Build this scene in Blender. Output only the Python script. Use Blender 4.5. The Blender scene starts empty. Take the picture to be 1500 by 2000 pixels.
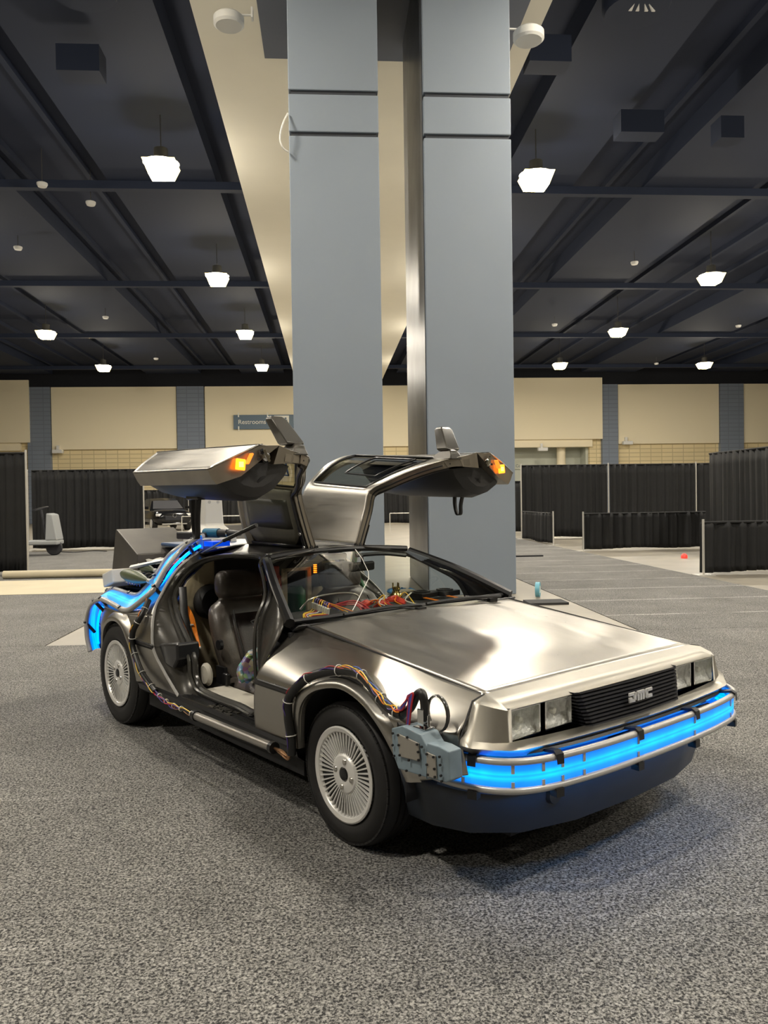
import bpy, bmesh, math, random
from mathutils import Vector, Matrix, geometry
random.seed(7)
PI = math.pi
S = bpy.context.scene
C = S.collection
# ------------------------------------------------------------------ camera
cam = bpy.data.cameras.new('camera'); co = bpy.data.objects.new('camera', cam); C.objects.link(co)
S.camera = co
cr = Vector((0.999892, -0.000254, -0.014687)); cu = Vector((0.014689, 0.017277, 0.999743)); cf = Vector((0.0, 0.999851, -0.017279))
M = Matrix((cr, cu, -cf)).transposed().to_4x4(); M.translation = (0, 0, 1.4294)
co.matrix_world = M
cam.sensor_fit = 'VERTICAL'; cam.sensor_height = 36.0; cam.lens = 36.0 * 1560.5 / 2000
cam.clip_end = 300
# ------------------------------------------------------------------ world, exposure
w = bpy.data.worlds.new('world'); S.world = w; w.use_nodes = True
w.node_tree.nodes['Background'].inputs[0].default_value = (0.5, 0.55, 0.65, 1)
w.node_tree.nodes['Background'].inputs[1].default_value = 0.02
S.view_settings.view_transform = 'Standard'; S.view_settings.look = 'None'; S.view_settings.gamma = 1
S.view_settings.use_curve_mapping = False
S.view_settings.exposure = 0.08
LAMP_W = 350.0          # watts of one high bay lamp
LAMP_COL = (1.0, 0.925, 0.81)
FILL_W = 290.0        # watts of the fill point added to each lamp for soffit and walls
# ------------------------------------------------------------------ materials
MATS = {}
def nodes(m):
    return m.node_tree.nodes, m.node_tree.links
def mat(name, col, rough=0.6, metal=0.0, emit=None, es=0.0, noise=None, bump=0.0, bscale=200.0, **kw):
    """noise=(scale, amount): mild colour variation in object space"""
    m = bpy.data.materials.new(name); m.use_nodes = True
    N, L = nodes(m); b = N['Principled BSDF']
    b.inputs['Base Color'].default_value = (*col, 1); b.inputs['Roughness'].default_value = rough
    b.inputs['Metallic'].default_value = metal
    if emit: b.inputs['Emission Color'].default_value = (*emit, 1); b.inputs['Emission Strength'].default_value = es
    for k, v in kw.items(): b.inputs[k.replace('_', ' ')].default_value = v
    tc = N.new('ShaderNodeTexCoord')
    if noise:
        n = N.new('ShaderNodeTexNoise'); n.inputs['Scale'].default_value = noise[0]; n.inputs['Detail'].default_value = 4
        L.new(tc.outputs['Object'], n.inputs['Vector'])
        r = N.new('ShaderNodeValToRGB'); a = noise[1]
        r.color_ramp.elements[0].position = 0.3; r.color_ramp.elements[1].position = 0.7
        r.color_ramp.elements[0].color = (*[c * (1 - a) for c in col], 1)
        r.color_ramp.elements[1].color = (*[min(1, c * (1 + a)) for c in col], 1)
        L.new(n.outputs['Fac'], r.inputs['Fac']); L.new(r.outputs['Color'], b.inputs['Base Color'])
    if bump:
        n2 = N.new('ShaderNodeTexNoise'); n2.inputs['Scale'].default_value = bscale
        L.new(tc.outputs['Object'], n2.inputs['Vector'])
        bp = N.new('ShaderNodeBump'); bp.inputs['Strength'].default_value = bump; bp.inputs['Distance'].default_value = 0.01
        L.new(n2.outputs['Fac'], bp.inputs['Height']); L.new(bp.outputs['Normal'], b.inputs['Normal'])
    MATS[name] = m
    return m
def steel(name, col, rlo, rhi, scale):
    m = mat(name, col, rlo, 1.0)
    N, L = nodes(m); b = N['Principled BSDF']; tc = N.new('ShaderNodeTexCoord')
    mp = N.new('ShaderNodeMapping'); mp.inputs['Scale'].default_value = scale
    L.new(tc.outputs['Object'], mp.inputs['Vector'])
    n = N.new('ShaderNodeTexNoise'); n.inputs['Scale'].default_value = 1; n.inputs['Detail'].default_value = 5
    L.new(mp.outputs['Vector'], n.inputs['Vector'])
    n3 = N.new('ShaderNodeTexNoise'); n3.inputs['Scale'].default_value = 4; n3.inputs['Detail'].default_value = 3
    mp3 = N.new('ShaderNodeMapping'); mp3.inputs['Scale'].default_value = (0.8, 3, 3)
    L.new(tc.outputs['Object'], mp3.inputs['Vector']); L.new(mp3.outputs['Vector'], n3.inputs['Vector'])
    mx = N.new('ShaderNodeMath'); mx.operation = 'ADD'
    ml = N.new('ShaderNodeMath'); ml.operation = 'MULTIPLY'; ml.inputs[1].default_value = 0.5
    L.new(n.outputs['Fac'], mx.inputs[0]); L.new(n3.outputs['Fac'], mx.inputs[1]); L.new(mx.outputs[0], ml.inputs[0])
    mr = N.new('ShaderNodeMapRange'); mr.inputs['From Min'].default_value = 0.3; mr.inputs['From Max'].default_value = 0.7
    mr.inputs['To Min'].default_value = rlo; mr.inputs['To Max'].default_value = rhi
    L.new(ml.outputs[0], mr.inputs['Value']); L.new(mr.outputs[0], b.inputs['Roughness'])
    b.inputs['Anisotropic'].default_value = 0.3
    return m
steel('steel', (0.43, 0.412, 0.375), 0.27, 0.38, (3, 160, 160))
steel('steel_satin', (0.45, 0.43, 0.38), 0.40, 0.50, (3, 120, 120))
mat('inner_steel', (0.34, 0.31, 0.26), 0.34, 0.85, noise=(6, .12))
mat('alloy', (0.84, 0.83, 0.80), 0.34, 0.45)
mat('alu', (0.66, 0.64, 0.60), 0.28, 0.95)
mat('pipe', (0.36, 0.34, 0.31), 0.32, 0.7)
mat('tube_grey', (0.50, 0.49, 0.47), 0.35, 0.3)
mat('black_trim', (0.012, 0.012, 0.013), 0.32)
mat('black_matt', (0.010, 0.010, 0.011), 0.7)
mat('black_rubber', (0.016, 0.016, 0.017), 0.5)
mat('seal', (0.045, 0.043, 0.038), 0.22)
mat('tyre', (0.011, 0.0105, 0.0105), 0.6)
mat('leather', (0.078, 0.066, 0.056), 0.36, noise=(9, .3), bump=0.12, bscale=160)
mat('leather_dark', (0.030, 0.022, 0.020), 0.45, noise=(9, .3), bump=0.12, bscale=160)
mat('door_trim', (0.028, 0.028, 0.029), 0.5, bump=0.1, bscale=250)
mat('liner_shaded', (0.085, 0.085, 0.072), 0.4)
mat('liner', (0.25, 0.24, 0.195), 0.7, noise=(5, .15))
mat('sill_white', (0.52, 0.49, 0.42), 0.5)
mat('jamb', (0.060, 0.056, 0.048), 0.30, 0.3)
mat('grille_blk', (0.012, 0.013, 0.018), 0.45)
mat('chrome', (0.75, 0.75, 0.74), 0.1, 1.0)
mat('lamp_back', (0.92, 0.92, 0.90), 0.3, 0.15, noise=(60, .30), bump=.5, bscale=90)
mat('logo', (0.72, 0.71, 0.66), 0.35, 0.2)
mat('box_blue', (0.185, 0.245, 0.285), 0.5, noise=(14, .12))
mat('box_plate', (0.36, 0.34, 0.30), 0.4, 0.5)
mat('dark_blue', (0.03, 0.07, 0.16), 0.35)
mat('dam_paint', (0.032, 0.038, 0.048), 0.38)
mat('amber', (0.9, 0.25, 0.01), 0.3, emit=(1.0, 0.20, 0.01), es=4.0)
mat('amber_core', (1, .6, .1), 0.3, emit=(1.0, 0.42, 0.06), es=6.0)
mat('amber_dim', (0.7, 0.15, 0.02), 0.3, emit=(1.0, 0.22, 0.02), es=1.6)
mat('cable_blk', (0.012, 0.012, 0.012), 0.4)
mat('wire_red', (0.42, 0.02, 0.03), 0.4); mat('wire_orange', (0.85, 0.24, 0.02), 0.4)
mat('wire_yellow', (0.85, 0.55, 0.05), 0.4); mat('wire_purple', (0.09, 0.05, 0.25), 0.4)
mat('wire_white', (0.7, 0.7, 0.66), 0.4); mat('tie', (0.78, 0.77, 0.72), 0.4)
mat('wire_blue', (0.03, 0.09, 0.40), 0.4)
mat('copper', (0.5, 0.28, 0.15), 0.3, 0.9)
mat('olive', (0.075, 0.095, 0.045), 0.4)
mat('vent_metal', (0.085, 0.078, 0.068), 0.42, 0.4, noise=(5, .15))
mat('white_plastic', (0.68, 0.66, 0.60), 0.45)
mat('drill_teal', (0.01, 0.12, 0.22), 0.35)
mat('board', (0.50, 0.43, 0.29), 0.6, noise=(5, .3))
mat('red_part', (0.55, 0.05, 0.03), 0.4); mat('green_part', (0.01, 0.16, 0.05), 0.35)
mat('brass', (0.5, 0.38, 0.14), 0.22, 0.95)
mat('carton', (0.30, 0.27, 0.20), 0.7)
mat('drape', (0.0048, 0.0050, 0.0056), 0.75, noise=(3, .25))
mat('pole', (0.62, 0.60, 0.55), 0.35, 0.4)
mat('paper', (0.60, 0.53, 0.38), 0.8, noise=(1.5, .05))
mat('col_paint', (0.225, 0.264, 0.315), 0.55, noise=(0.8, .035))
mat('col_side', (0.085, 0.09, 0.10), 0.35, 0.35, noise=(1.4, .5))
mat('groove', (0.03, 0.035, 0.045), 0.6)
mat('soffit', (0.88, 0.84, 0.72), 0.85, noise=(0.5, .03))
mat('wall_beige', (0.88, 0.785, 0.57), 0.9, bump=0.1, bscale=30)
mat('wall_dark', (0.006, 0.007, 0.011), 0.9)
mat('ceil_deck', (0.0075, 0.0145, 0.040), 0.85)
mat('ceil_duct', (0.011, 0.019, 0.046), 0.8)
mat('ceil_beam', (0.014, 0.022, 0.048), 0.8)
mat('capital', (0.10, 0.12, 0.165), 0.6)
mat('sign_blue', (0.10, 0.15, 0.20), 0.5)
mat('sign_white', (0.85, 0.83, 0.74), 0.6)
mat('grey_wall', (0.52, 0.54, 0.46), 0.8)
mat('lens', (1, 1, 1), 0.4, emit=(1.0, 0.93, 0.76), es=60.0)
mat('skirt', (1, .9, .5), 0.4, emit=(1.0, 0.80, 0.34), es=7.0)
mat('housing', (0.06, 0.06, 0.06), 0.5)
mat('fan_white', (0.75, 0.74, 0.70), 0.5)
mat('suv_black', (0.008, 0.008, 0.009), 0.12)
mat('cart_grey', (0.33, 0.34, 0.34), 0.5); mat('cart_dark', (0.03, 0.03, 0.035), 0.6)
mat('tape_blue', (0.16, 0.42, 0.52), 0.5); mat('glove_blue', (0.12, 0.38, 0.75), 0.6)
mat('mat_black', (0.03, 0.03, 0.032), 0.8)
mat('red_light', (.7, .05, .04), 0.3, emit=(1, .08, .05), es=.5)

def glass(name, col, alpha_mix, rough=0.02):
    m = bpy.data.materials.new(name); m.use_nodes = True
    N, L = nodes(m); N.remove(N['Principled BSDF'])
    t = N.new('ShaderNodeBsdfTransparent'); t.inputs[0].default_value = (*col, 1)
    g = N.new('ShaderNodeBsdfGlossy'); g.inputs['Roughness'].default_value = rough; g.inputs[0].default_value = (.9, .9, .9, 1)
    fr = N.new('ShaderNodeFresnel'); ge = N.new('ShaderNodeNewGeometry'); io = N.new('ShaderNodeMath'); io.operation = 'MULTIPLY_ADD'
    io.inputs[1].default_value = -0.8333; io.inputs[2].default_value = 1.5     # same reflectance from both faces of the sheet
    L.new(ge.outputs['Backfacing'], io.inputs[0]); L.new(io.outputs[0], fr.inputs['IOR'])
    mm = N.new('ShaderNodeMath'); mm.operation = 'ADD'; mm.inputs[1].default_value = alpha_mix
    L.new(fr.outputs[0], mm.inputs[0])
    mx = N.new('ShaderNodeMixShader')
    L.new(mm.outputs[0], mx.inputs[0]); L.new(t.outputs[0], mx.inputs[1]); L.new(g.outputs[0], mx.inputs[2])
    L.new(mx.outputs[0], N['Material Output'].inputs['Surface'])
    MATS[name] = m
glass('glass', (0.90, 0.93, 0.88), 0.01)
glass('glass_dark', (0.42, 0.43, 0.38), 0.03)
glass('lamp_glass', (0.93, 0.94, 0.92), 0.04)
# glowing ribbon: rows of LEDs behind ribbed plastic
def ribbon_mat():
    m = mat('led', (0.02, 0.25, 0.6), 0.4)
    N, L = nodes(m); b = N['Principled BSDF']; tc = N.new('ShaderNodeTexCoord')
    u = N.new('ShaderNodeSeparateXYZ'); L.new(tc.outputs['UV'], u.inputs[0])
    r = N.new('ShaderNodeValToRGB'); cr_ = r.color_ramp
    cr_.elements[0].position = 0.0; cr_.elements[0].color = (0.0, 0.19, 1.2, 1)
    cr_.elements[1].position = 1.0; cr_.elements[1].color = (0.0, 0.19, 1.2, 1)
    for p, c in ((0.25, (0.0, 0.30, 1.25)), (0.42, (0.0, 0.70, 1.3)), (0.5, (0.0, 0.44, 1.25)), (0.6, (0.0, 0.70, 1.3)), (0.78, (0.0, 0.30, 1.25))):
        e = cr_.elements.new(p); e.color = (*c, 1)
    L.new(u.outputs[1], r.inputs['Fac'])
    wv = N.new('ShaderNodeTexNoise'); wv.inputs['Scale'].default_value = 9; L.new(tc.outputs['Object'], wv.inputs['Vector'])
    mr = N.new('ShaderNodeMapRange'); mr.inputs['To Min'].default_value = 0.45; mr.inputs['To Max'].default_value = 1.35
    L.new(wv.outputs['Fac'], mr.inputs['Value'])
    L.new(r.outputs['Color'], b.inputs['Emission Color']); L.new(mr.outputs[0], b.inputs['Emission Strength'])
ribbon_mat()
mat('led_blue', (0.0, 0.1, 0.5), 0.4, emit=(0.0, 0.11, 1.0), es=7.0)
mat('dam_fill', (0.0, 0.1, 0.5), 0.4, emit=(0.0, 0.36, 1.0), es=24.0)
mat('blue_lit', (0.01, 0.10, 0.75), 0.3, emit=(0.0, 0.06, 0.8), es=0.7)
mat('acrylic', (0.45, 0.55, 0.62), 0.3)

def carpet_mat(name, line):
    m = mat(name, (0.2, 0.2, 0.2), 0.95)
    N, L = nodes(m); b = N['Principled BSDF']; tc = N.new('ShaderNodeTexCoord')
    n = N.new('ShaderNodeTexNoise'); n.inputs['Scale'].default_value = 105; n.inputs['Detail'].default_value = 3
    n.inputs['Roughness'].default_value = 0.65
    n.inputs['Distortion'].default_value = 0.6
    L.new(tc.outputs['Object'], n.inputs['Vector'])
    r = N.new('ShaderNodeValToRGB'); e = r.color_ramp.elements
    e[0].position = 0.41; e[0].color = (0.016, 0.016, 0.016, 1); e[1].position = 0.65; e[1].color = (0.385, 0.375, 0.35, 1)
    L.new(n.outputs['Fac'], r.inputs['Fac'])
    n2 = N.new('ShaderNodeTexNoise'); n2.inputs['Scale'].default_value = 1.6; n2.inputs['Detail'].default_value = 5
    L.new(tc.outputs['Object'], n2.inputs['Vector'])
    r2 = N.new('ShaderNodeMapRange'); r2.inputs['From Min'].default_value = 0.3; r2.inputs['From Max'].default_value = 0.7
    r2.inputs['To Min'].default_value = 0.80; r2.inputs['To Max'].default_value = 1.1
    L.new(n2.outputs['Fac'], r2.inputs['Value'])
    mx = N.new('ShaderNodeMix'); mx.data_type = 'RGBA'; mx.blend_type = 'MULTIPLY'; mx.inputs[0].default_value = 1
    L.new(r.outputs['Color'], mx.inputs[6])
    cb = N.new('ShaderNodeCombineColor')
    # light lines where the carpet rolls meet
    sp = N.new('ShaderNodeSeparateXYZ'); L.new(tc.outputs['Object'], sp.inputs[0])
    md = N.new('ShaderNodeMath'); md.operation = 'PINGPONG'; md.inputs[1].default_value = 0.66
    nz = N.new('ShaderNodeTexNoise'); nz.inputs['Scale'].default_value = 3.0; nz.inputs['Detail'].default_value = 3; L.new(tc.outputs['Object'], nz.inputs['Vector'])
    wob = N.new('ShaderNodeMath'); wob.operation = 'MULTIPLY_ADD'; wob.inputs[1].default_value = 0.06
    L.new(nz.outputs['Fac'], wob.inputs[0]); L.new(sp.outputs[1], wob.inputs[2])
    L.new(wob.outputs[0], md.inputs[0])
    ln = N.new('ShaderNodeMapRange'); ln.inputs['From Min'].default_value = 0.0; ln.inputs['From Max'].default_value = 0.035
    ln.inputs['To Min'].default_value = line; ln.inputs['To Max'].default_value = 0.0
    L.new(md.outputs[0], ln.inputs['Value'])
    nl = N.new('ShaderNodeTexNoise'); nl.inputs['Scale'].default_value = 0.9; L.new(tc.outputs['Object'], nl.inputs['Vector'])
    nlr = N.new('ShaderNodeMapRange'); nlr.inputs['From Min'].default_value = 0.42 if line < 1 else 0.30; nlr.inputs['From Max'].default_value = 0.62 if line < 1 else 0.5
    L.new(nl.outputs['Fac'], nlr.inputs['Value'])
    lm = N.new('ShaderNodeMath'); lm.operation = 'MULTIPLY'; L.new(ln.outputs[0], lm.inputs[0]); L.new(nlr.outputs[0], lm.inputs[1])
    ad = N.new('ShaderNodeMath'); ad.operation = 'ADD'; L.new(r2.outputs[0], ad.inputs[0]); L.new(lm.outputs[0], ad.inputs[1])
    for k in range(3): L.new(ad.outputs[0], cb.inputs[k])
    L.new(cb.outputs[0], mx.inputs[7]); L.new(mx.outputs[2], b.inputs['Base Color'])
    bp = N.new('ShaderNodeBump'); bp.inputs['Strength'].default_value = 0.6; bp.inputs['Distance'].default_value = 0.006
    L.new(n.outputs['Fac'], bp.inputs['Height']); L.new(bp.outputs['Normal'], b.inputs['Normal'])
carpet_mat('carpet', .40); carpet_mat('carpet_seamed', 1.7)
mat('concrete', (0.27, 0.245, 0.20), 0.42, noise=(1.2, .16))
def brick_mat(name, col, mort, bw, bh):
    m = mat(name, col, 0.8)
    N, L = nodes(m); b = N['Principled BSDF']; tc = N.new('ShaderNodeTexCoord')
    sp = N.new('ShaderNodeSeparateXYZ'); L.new(tc.outputs['Object'], sp.inputs[0])
    cb = N.new('ShaderNodeCombineXYZ'); L.new(sp.outputs[0], cb.inputs[0]); L.new(sp.outputs[2], cb.inputs[1])
    t = N.new('ShaderNodeTexBrick'); t.inputs['Scale'].default_value = 1; t.offset = 0.0
    t.inputs['Brick Width'].default_value = bw; t.inputs['Row Height'].default_value = bh; t.inputs['Mortar Size'].default_value = 0.03
    t.inputs['Color1'].default_value = (*col, 1); t.inputs['Color2'].default_value = (*[c * .93 for c in col], 1); t.inputs['Mortar'].default_value = (*mort, 1)
    L.new(cb.outputs[0], t.inputs['Vector']); L.new(t.outputs['Color'], b.inputs['Base Color'])
brick_mat('brick_blue', (0.21, 0.245, 0.30), (0.165, 0.19, 0.235), 0.82, 0.30)
brick_mat('brick_yellow', (0.80, 0.67, 0.40), (0.55, 0.45, 0.26), 0.82, 0.30)
def bag_mat():
    m = mat('bag', (0.5, 0.3, 0.2), 0.35)
    N, L = nodes(m); b = N['Principled BSDF']; tc = N.new('ShaderNodeTexCoord')
    v = N.new('ShaderNodeTexVoronoi'); v.inputs['Scale'].default_value = 38
    L.new(tc.outputs['Object'], v.inputs['Vector'])
    h = N.new('ShaderNodeHueSaturation'); h.inputs['Saturation'].default_value = 0.75; h.inputs['Value'].default_value = 0.6
    L.new(v.outputs['Color'], h.inputs['Color']); L.new(h.outputs[0], b.inputs['Base Color'])
bag_mat()

# ------------------------------------------------------------------ mesh helpers
def obj(name, data, m, parent=None, smooth=True, solid=0.0, off=0.0, bevel=0.0, uvs=None, loc=None, rot=None, sub=0, angle=40):
    V, F = data
    me = bpy.data.meshes.new(name); me.from_pydata([tuple(v) for v in V], [], F); me.update()
    if uvs:
        ul = me.uv_layers.new(name='UVMap')
        for lp in me.loops: ul.data[lp.index].uv = uvs[lp.vertex_index]
    bm = bmesh.new(); bm.from_mesh(me); bmesh.ops.remove_doubles(bm, verts=bm.verts, dist=1e-5)
    bmesh.ops.recalc_face_normals(bm, faces=bm.faces) if not uvs else None
    bm.to_mesh(me); bm.free()
    if smooth:
        for p in me.polygons: p.use_smooth = True
        try: me.set_sharp_from_angle(angle=math.radians(angle))
        except Exception: pass
    me.materials.append(MATS[m])
    o = bpy.data.objects.new(name, me); C.objects.link(o)
    if parent: o.parent = parent
    if loc is not None: o.location = loc
    if rot is not None: o.rotation_euler = rot
    if solid:
        md = o.modifiers.new('solid', 'SOLIDIFY'); md.thickness = solid; md.offset = off
    if bevel:
        md = o.modifiers.new('bevel', 'BEVEL'); md.width = bevel; md.segments = 2; md.limit_method = 'ANGLE'
    if sub:
        md = o.modifiers.new('sub', 'SUBSURF'); md.levels = sub; md.render_levels = sub
    return o
def tag(o, label, cat=None, group=None, kind=None):
    if label: o['label'] = label
    if cat: o['category'] = cat
    if group: o['group'] = group
    if kind: o['kind'] = kind
    return o
def empty(name, loc=(0, 0, 0), rz=0, parent=None):
    o = bpy.data.objects.new(name, None); C.objects.link(o); o.location = loc; o.rotation_euler = (0, 0, rz)
    if parent: o.parent = parent
    return o
def join(*ds):
    V, F = [], []
    for v, f in ds:
        b = len(V); V += list(v); F += [tuple(i + b for i in q) for q in f]
    return V, F
def xf(data, mtx):
    return [mtx @ Vector(v) for v in data[0]], data[1]
def box(x0, x1, y0, y1, z0, z1):
    V = [(x, y, z) for x in (x0, x1) for y in (y0, y1) for z in (z0, z1)]
    return V, [(0, 1, 3, 2), (4, 6, 7, 5), (0, 4, 5, 1), (2, 3, 7, 6), (0, 2, 6, 4), (1, 5, 7, 3)]
def cbox(c, s, rot=None):
    d = box(-s[0] / 2, s[0] / 2, -s[1] / 2, s[1] / 2, -s[2] / 2, s[2] / 2)
    m = Matrix.Translation(c)
    if rot: m = m @ Matrix.Rotation(rot[2], 4, 'Z') @ Matrix.Rotation(rot[1], 4, 'Y') @ Matrix.Rotation(rot[0], 4, 'X')
    return xf(d, m)
def grid(rows, closed=False, capends=False):
    n = len(rows[0]); V = [v for r in rows for v in r]; F = []
    for i in range(len(rows) - 1):
        for j in range(n if closed else n - 1):
            k = (j + 1) % n
            F.append((i * n + j, i * n + k, (i + 1) * n + k, (i + 1) * n + j))
    if capends:
        F.append(tuple(range(n))[::-1]); F.append(tuple((len(rows) - 1) * n + j for j in range(n)))
    return V, F
def spline(P, n=6, closed=False):
    P = [Vector(p) for p in P]; out = []; N = len(P)
    rng = range(N) if closed else range(N - 1)
    for i in rng:
        if closed: a, b, c, d = P[(i - 1) % N], P[i], P[(i + 1) % N], P[(i + 2) % N]
        else: a, b, c, d = P[max(i - 1, 0)], P[i], P[i + 1], P[min(i + 2, N - 1)]
        for k in range(n):
            t = k / n
            out.append(0.5 * ((2 * b) + (c - a) * t + (2 * a - 5 * b + 4 * c - d) * t * t + (3 * b - a - 3 * c + d) * t ** 3))
    if not closed: out.append(P[-1])
    return out
def tube(P, r, n=8, closed=False, sm=0, flat=1.0):
    if sm: P = spline(P, sm, closed)
    P = [Vector(p) for p in P]; N = len(P); rows = []
    up = Vector((0, 0, 1)); prev = None
    for i in range(N):
        if closed: t = P[(i + 1) % N] - P[(i - 1) % N]
        else: t = P[min(i + 1, N - 1)] - P[max(i - 1, 0)]
        t = t.normalized() if t.length > 1e-9 else Vector((1, 0, 0))
        if prev is None:
            a = t.cross(up); a = a.normalized() if a.length > 1e-3 else Vector((1, 0, 0))
        else:
            a = prev - t * prev.dot(t); a = a.normalized() if a.length > 1e-6 else t.orthogonal().normalized()
        prev = a; b = t.cross(a)
        ri = r(i / (N - 1)) if callable(r) else r
        rows.append([P[i] + a * ri * math.cos(q * 2 * PI / n) + b * ri * flat * math.sin(q * 2 * PI / n) for q in range(n)])
    if closed:
        rows.append(rows[0]); return grid(rows, True)
    return grid(rows, True, True)
def lathe(prof, n=48, axis='Y', c=(0, 0, 0), sgn=1, a0=0, a1=2 * PI):
    """prof: (radius, offset along axis)"""
    full = abs(a1 - a0 - 2 * PI) < 1e-6; rows = []
    for r, h in prof:
        row = []
        for k in range(n if full else n + 1):
            a = a0 + (a1 - a0) * k / n
            if axis == 'Y': row.append((c[0] + r * math.cos(a), c[1] + sgn * h, c[2] + r * math.sin(a)))
            elif axis == 'Z': row.append((c[0] + r * math.cos(a), c[1] + r * math.sin(a), c[2] + h))
            else: row.append((c[0] + sgn * h, c[1] + r * math.cos(a), c[2] + r * math.sin(a)))
        rows.append(row)
    return grid(rows, full)
def prism(poly, y0, y1, axis='Y'):
    n = len(poly)
    f = {'Y': lambda p, h: (p[0], h, p[1]), 'Z': lambda p, h: (p[0], p[1], h), 'X': lambda p, h: (h, p[0], p[1])}[axis]
    V = [f(p, y0) for p in poly] + [f(p, y1) for p in poly]
    F = [tuple(range(n)), tuple(range(n, 2 * n))[::-1]] + [(i, (i + 1) % n, n + (i + 1) % n, n + i) for i in range(n)]
    return V, F
def panel(poly, fn, step=0.03, holes=()):
    """triangulated 2-D outline mapped through fn(a, b) -> xyz"""
    def dens(pl):
        out = []
        for i in range(len(pl)):
            a, b = Vector(pl[i]), Vector(pl[(i + 1) % len(pl)]); k = max(1, int((b - a).length / step))
            out += [a + (b - a) * j / k for j in range(k)]
        return out
    loops = [dens(poly)] + [dens(h) for h in holes]
    pts = []; edges = []
    for lp in loops:
        b = len(pts); pts += [Vector((p[0], p[1])) for p in lp]
        edges += [(b + i, b + (i + 1) % len(lp)) for i in range(len(lp))]
    def inside(p, lp):
        c = False; n = len(lp)
        for i in range(n):
            a, b = lp[i], lp[(i + 1) % n]
            if (a[1] > p[1]) != (b[1] > p[1]) and p[0] < (b[0] - a[0]) * (p[1] - a[1]) / (b[1] - a[1]) + a[0]: c = not c
        return c
    xs = [p[0] for p in loops[0]]; ys = [p[1] for p in loops[0]]
    def near(p): return any((p - q).length < step * 0.45 for lp in loops for q in lp)
    x = min(xs) + step / 2
    while x < max(xs):
        y = min(ys) + step / 2
        while y < max(ys):
            p = Vector((x, y))
            if inside(p, loops[0]) and not any(inside(p, h) for h in loops[1:]) and not near(p): pts.append(p)
            y += step
        x += step
    v, e, f, _, _, _ = geometry.delaunay_2d_cdt(pts, edges, [], 0, 1e-6)
    F = []
    for q in f:
        c = sum((v[i] for i in q), Vector((0, 0))) / len(q)
        if inside(c, loops[0]) and not any(inside(c, h) for h in loops[1:]): F.append(tuple(q))
    return [fn(p[0], p[1]) for p in v], F
def interp(x, xs, ys):
    if x <= xs[0]: return ys[0]
    for i in range(len(xs) - 1):
        if x <= xs[i + 1]: return ys[i] + (ys[i + 1] - ys[i]) * (x - xs[i]) / (xs[i + 1] - xs[i])
    return ys[-1]
def text(name, body, size, m, parent, mtx, depth=0.004, align='LEFT'):
    cu_ = bpy.data.curves.new(name, 'FONT'); cu_.body = body; cu_.size = size; cu_.extrude = depth; cu_.align_x = align
    t = bpy.data.objects.new(name, cu_); C.objects.link(t)
    bpy.context.view_layer.update()
    me = bpy.data.meshes.new_from_object(t.evaluated_get(bpy.context.evaluated_depsgraph_get()))
    bpy.data.objects.remove(t); me.transform(mtx); me.materials.clear(); me.materials.append(MATS[m])
    o = bpy.data.objects.new(name, me); C.objects.link(o); o.parent = parent
    return o
# hall frame: u to the right, v away, turned a little against the camera
HA = 0.0691
def HW(u, v, z=0): return Vector((u * math.cos(HA) - v * math.sin(HA), u * math.sin(HA) + v * math.cos(HA), z))
def hobj(name, data, m, base=(0, 0, 0), **kw):
    """mesh given in hall coordinates, origin moved to base"""
    b = Vector(base); d = ([Vector(v) - b for v in data[0]], data[1])
    return obj(name, d, m, loc=HW(*b), rot=(0, 0, HA), **kw)
def struct(name, data, m, **kw):
    return tag(hobj(name, data, m, smooth=False, **kw), None, kind='structure')
# ================================================================== SETTING
UL, UR, VB, VF, ZC = -45.0, 55.0, -32.0, 57.5, 10.95
struct('floor', box(UL, UR, VB, VF + 12, -0.3, 0.0), 'concrete')
struct('floor_carpet', box(UL, 6.35, VB, 8.15, 0.0, 0.008), 'carpet')
struct('floor_carpet', box(3.23, 6.35, 8.16, 30, 0.0, 0.008), 'carpet_seamed')
struct('floor_carpet', box(UL, -2.85, 8.16, 24, 0.0, 0.008), 'carpet')
struct('ceiling', box(UL, UR, VB, VF + 12, ZC, ZC + 0.3), 'ceil_deck')
struct('wall_left', box(UL - 0.4, UL, VB, VF, 0, ZC), 'wall_beige')
struct('wall_right', box(UR, UR + 0.4, VB, VF, 0, ZC), 'wall_beige')
struct('wall_back', box(UL, UR, VB - 0.4, VB, 0, ZC), 'wall_beige')
# front wall: dark band above, brick below, beige acoustic panels, blue-grey pilasters
struct('trim_1', box(UL, UR, VF - 0.35, VF + 0.4, 9.5, ZC), 'wall_dark')
W = lambda px: (px - 642) / 1560.0 * 57.5
struct('wall_front', box(UL, W(1005) - 3, VF, VF + 0.4, 0, 9.5), 'brick_yellow')
struct('wall_front', box(W(1189) - 1.0, UR, VF, VF + 0.4, 0, 9.5), 'brick_yellow')
for a, b in ((356, 407), (1427, 1475), (78, 120), (1185, 1217), (-320, -270), (1650, 1700)):
    struct('trim_2', box(W(a), W(b), VF - 0.35, VF, 0, 9.5), 'brick_blue')
for a, b in ((120, 356), (407, 640), (700, 930), (1217, 1427), (1475, 1650), (-270, -60)):
    struct('trim_3', box(W(a) + 0.06, W(b) - 0.06, VF - 0.22, VF, 5.15, 9.5), 'wall_beige')
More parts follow.
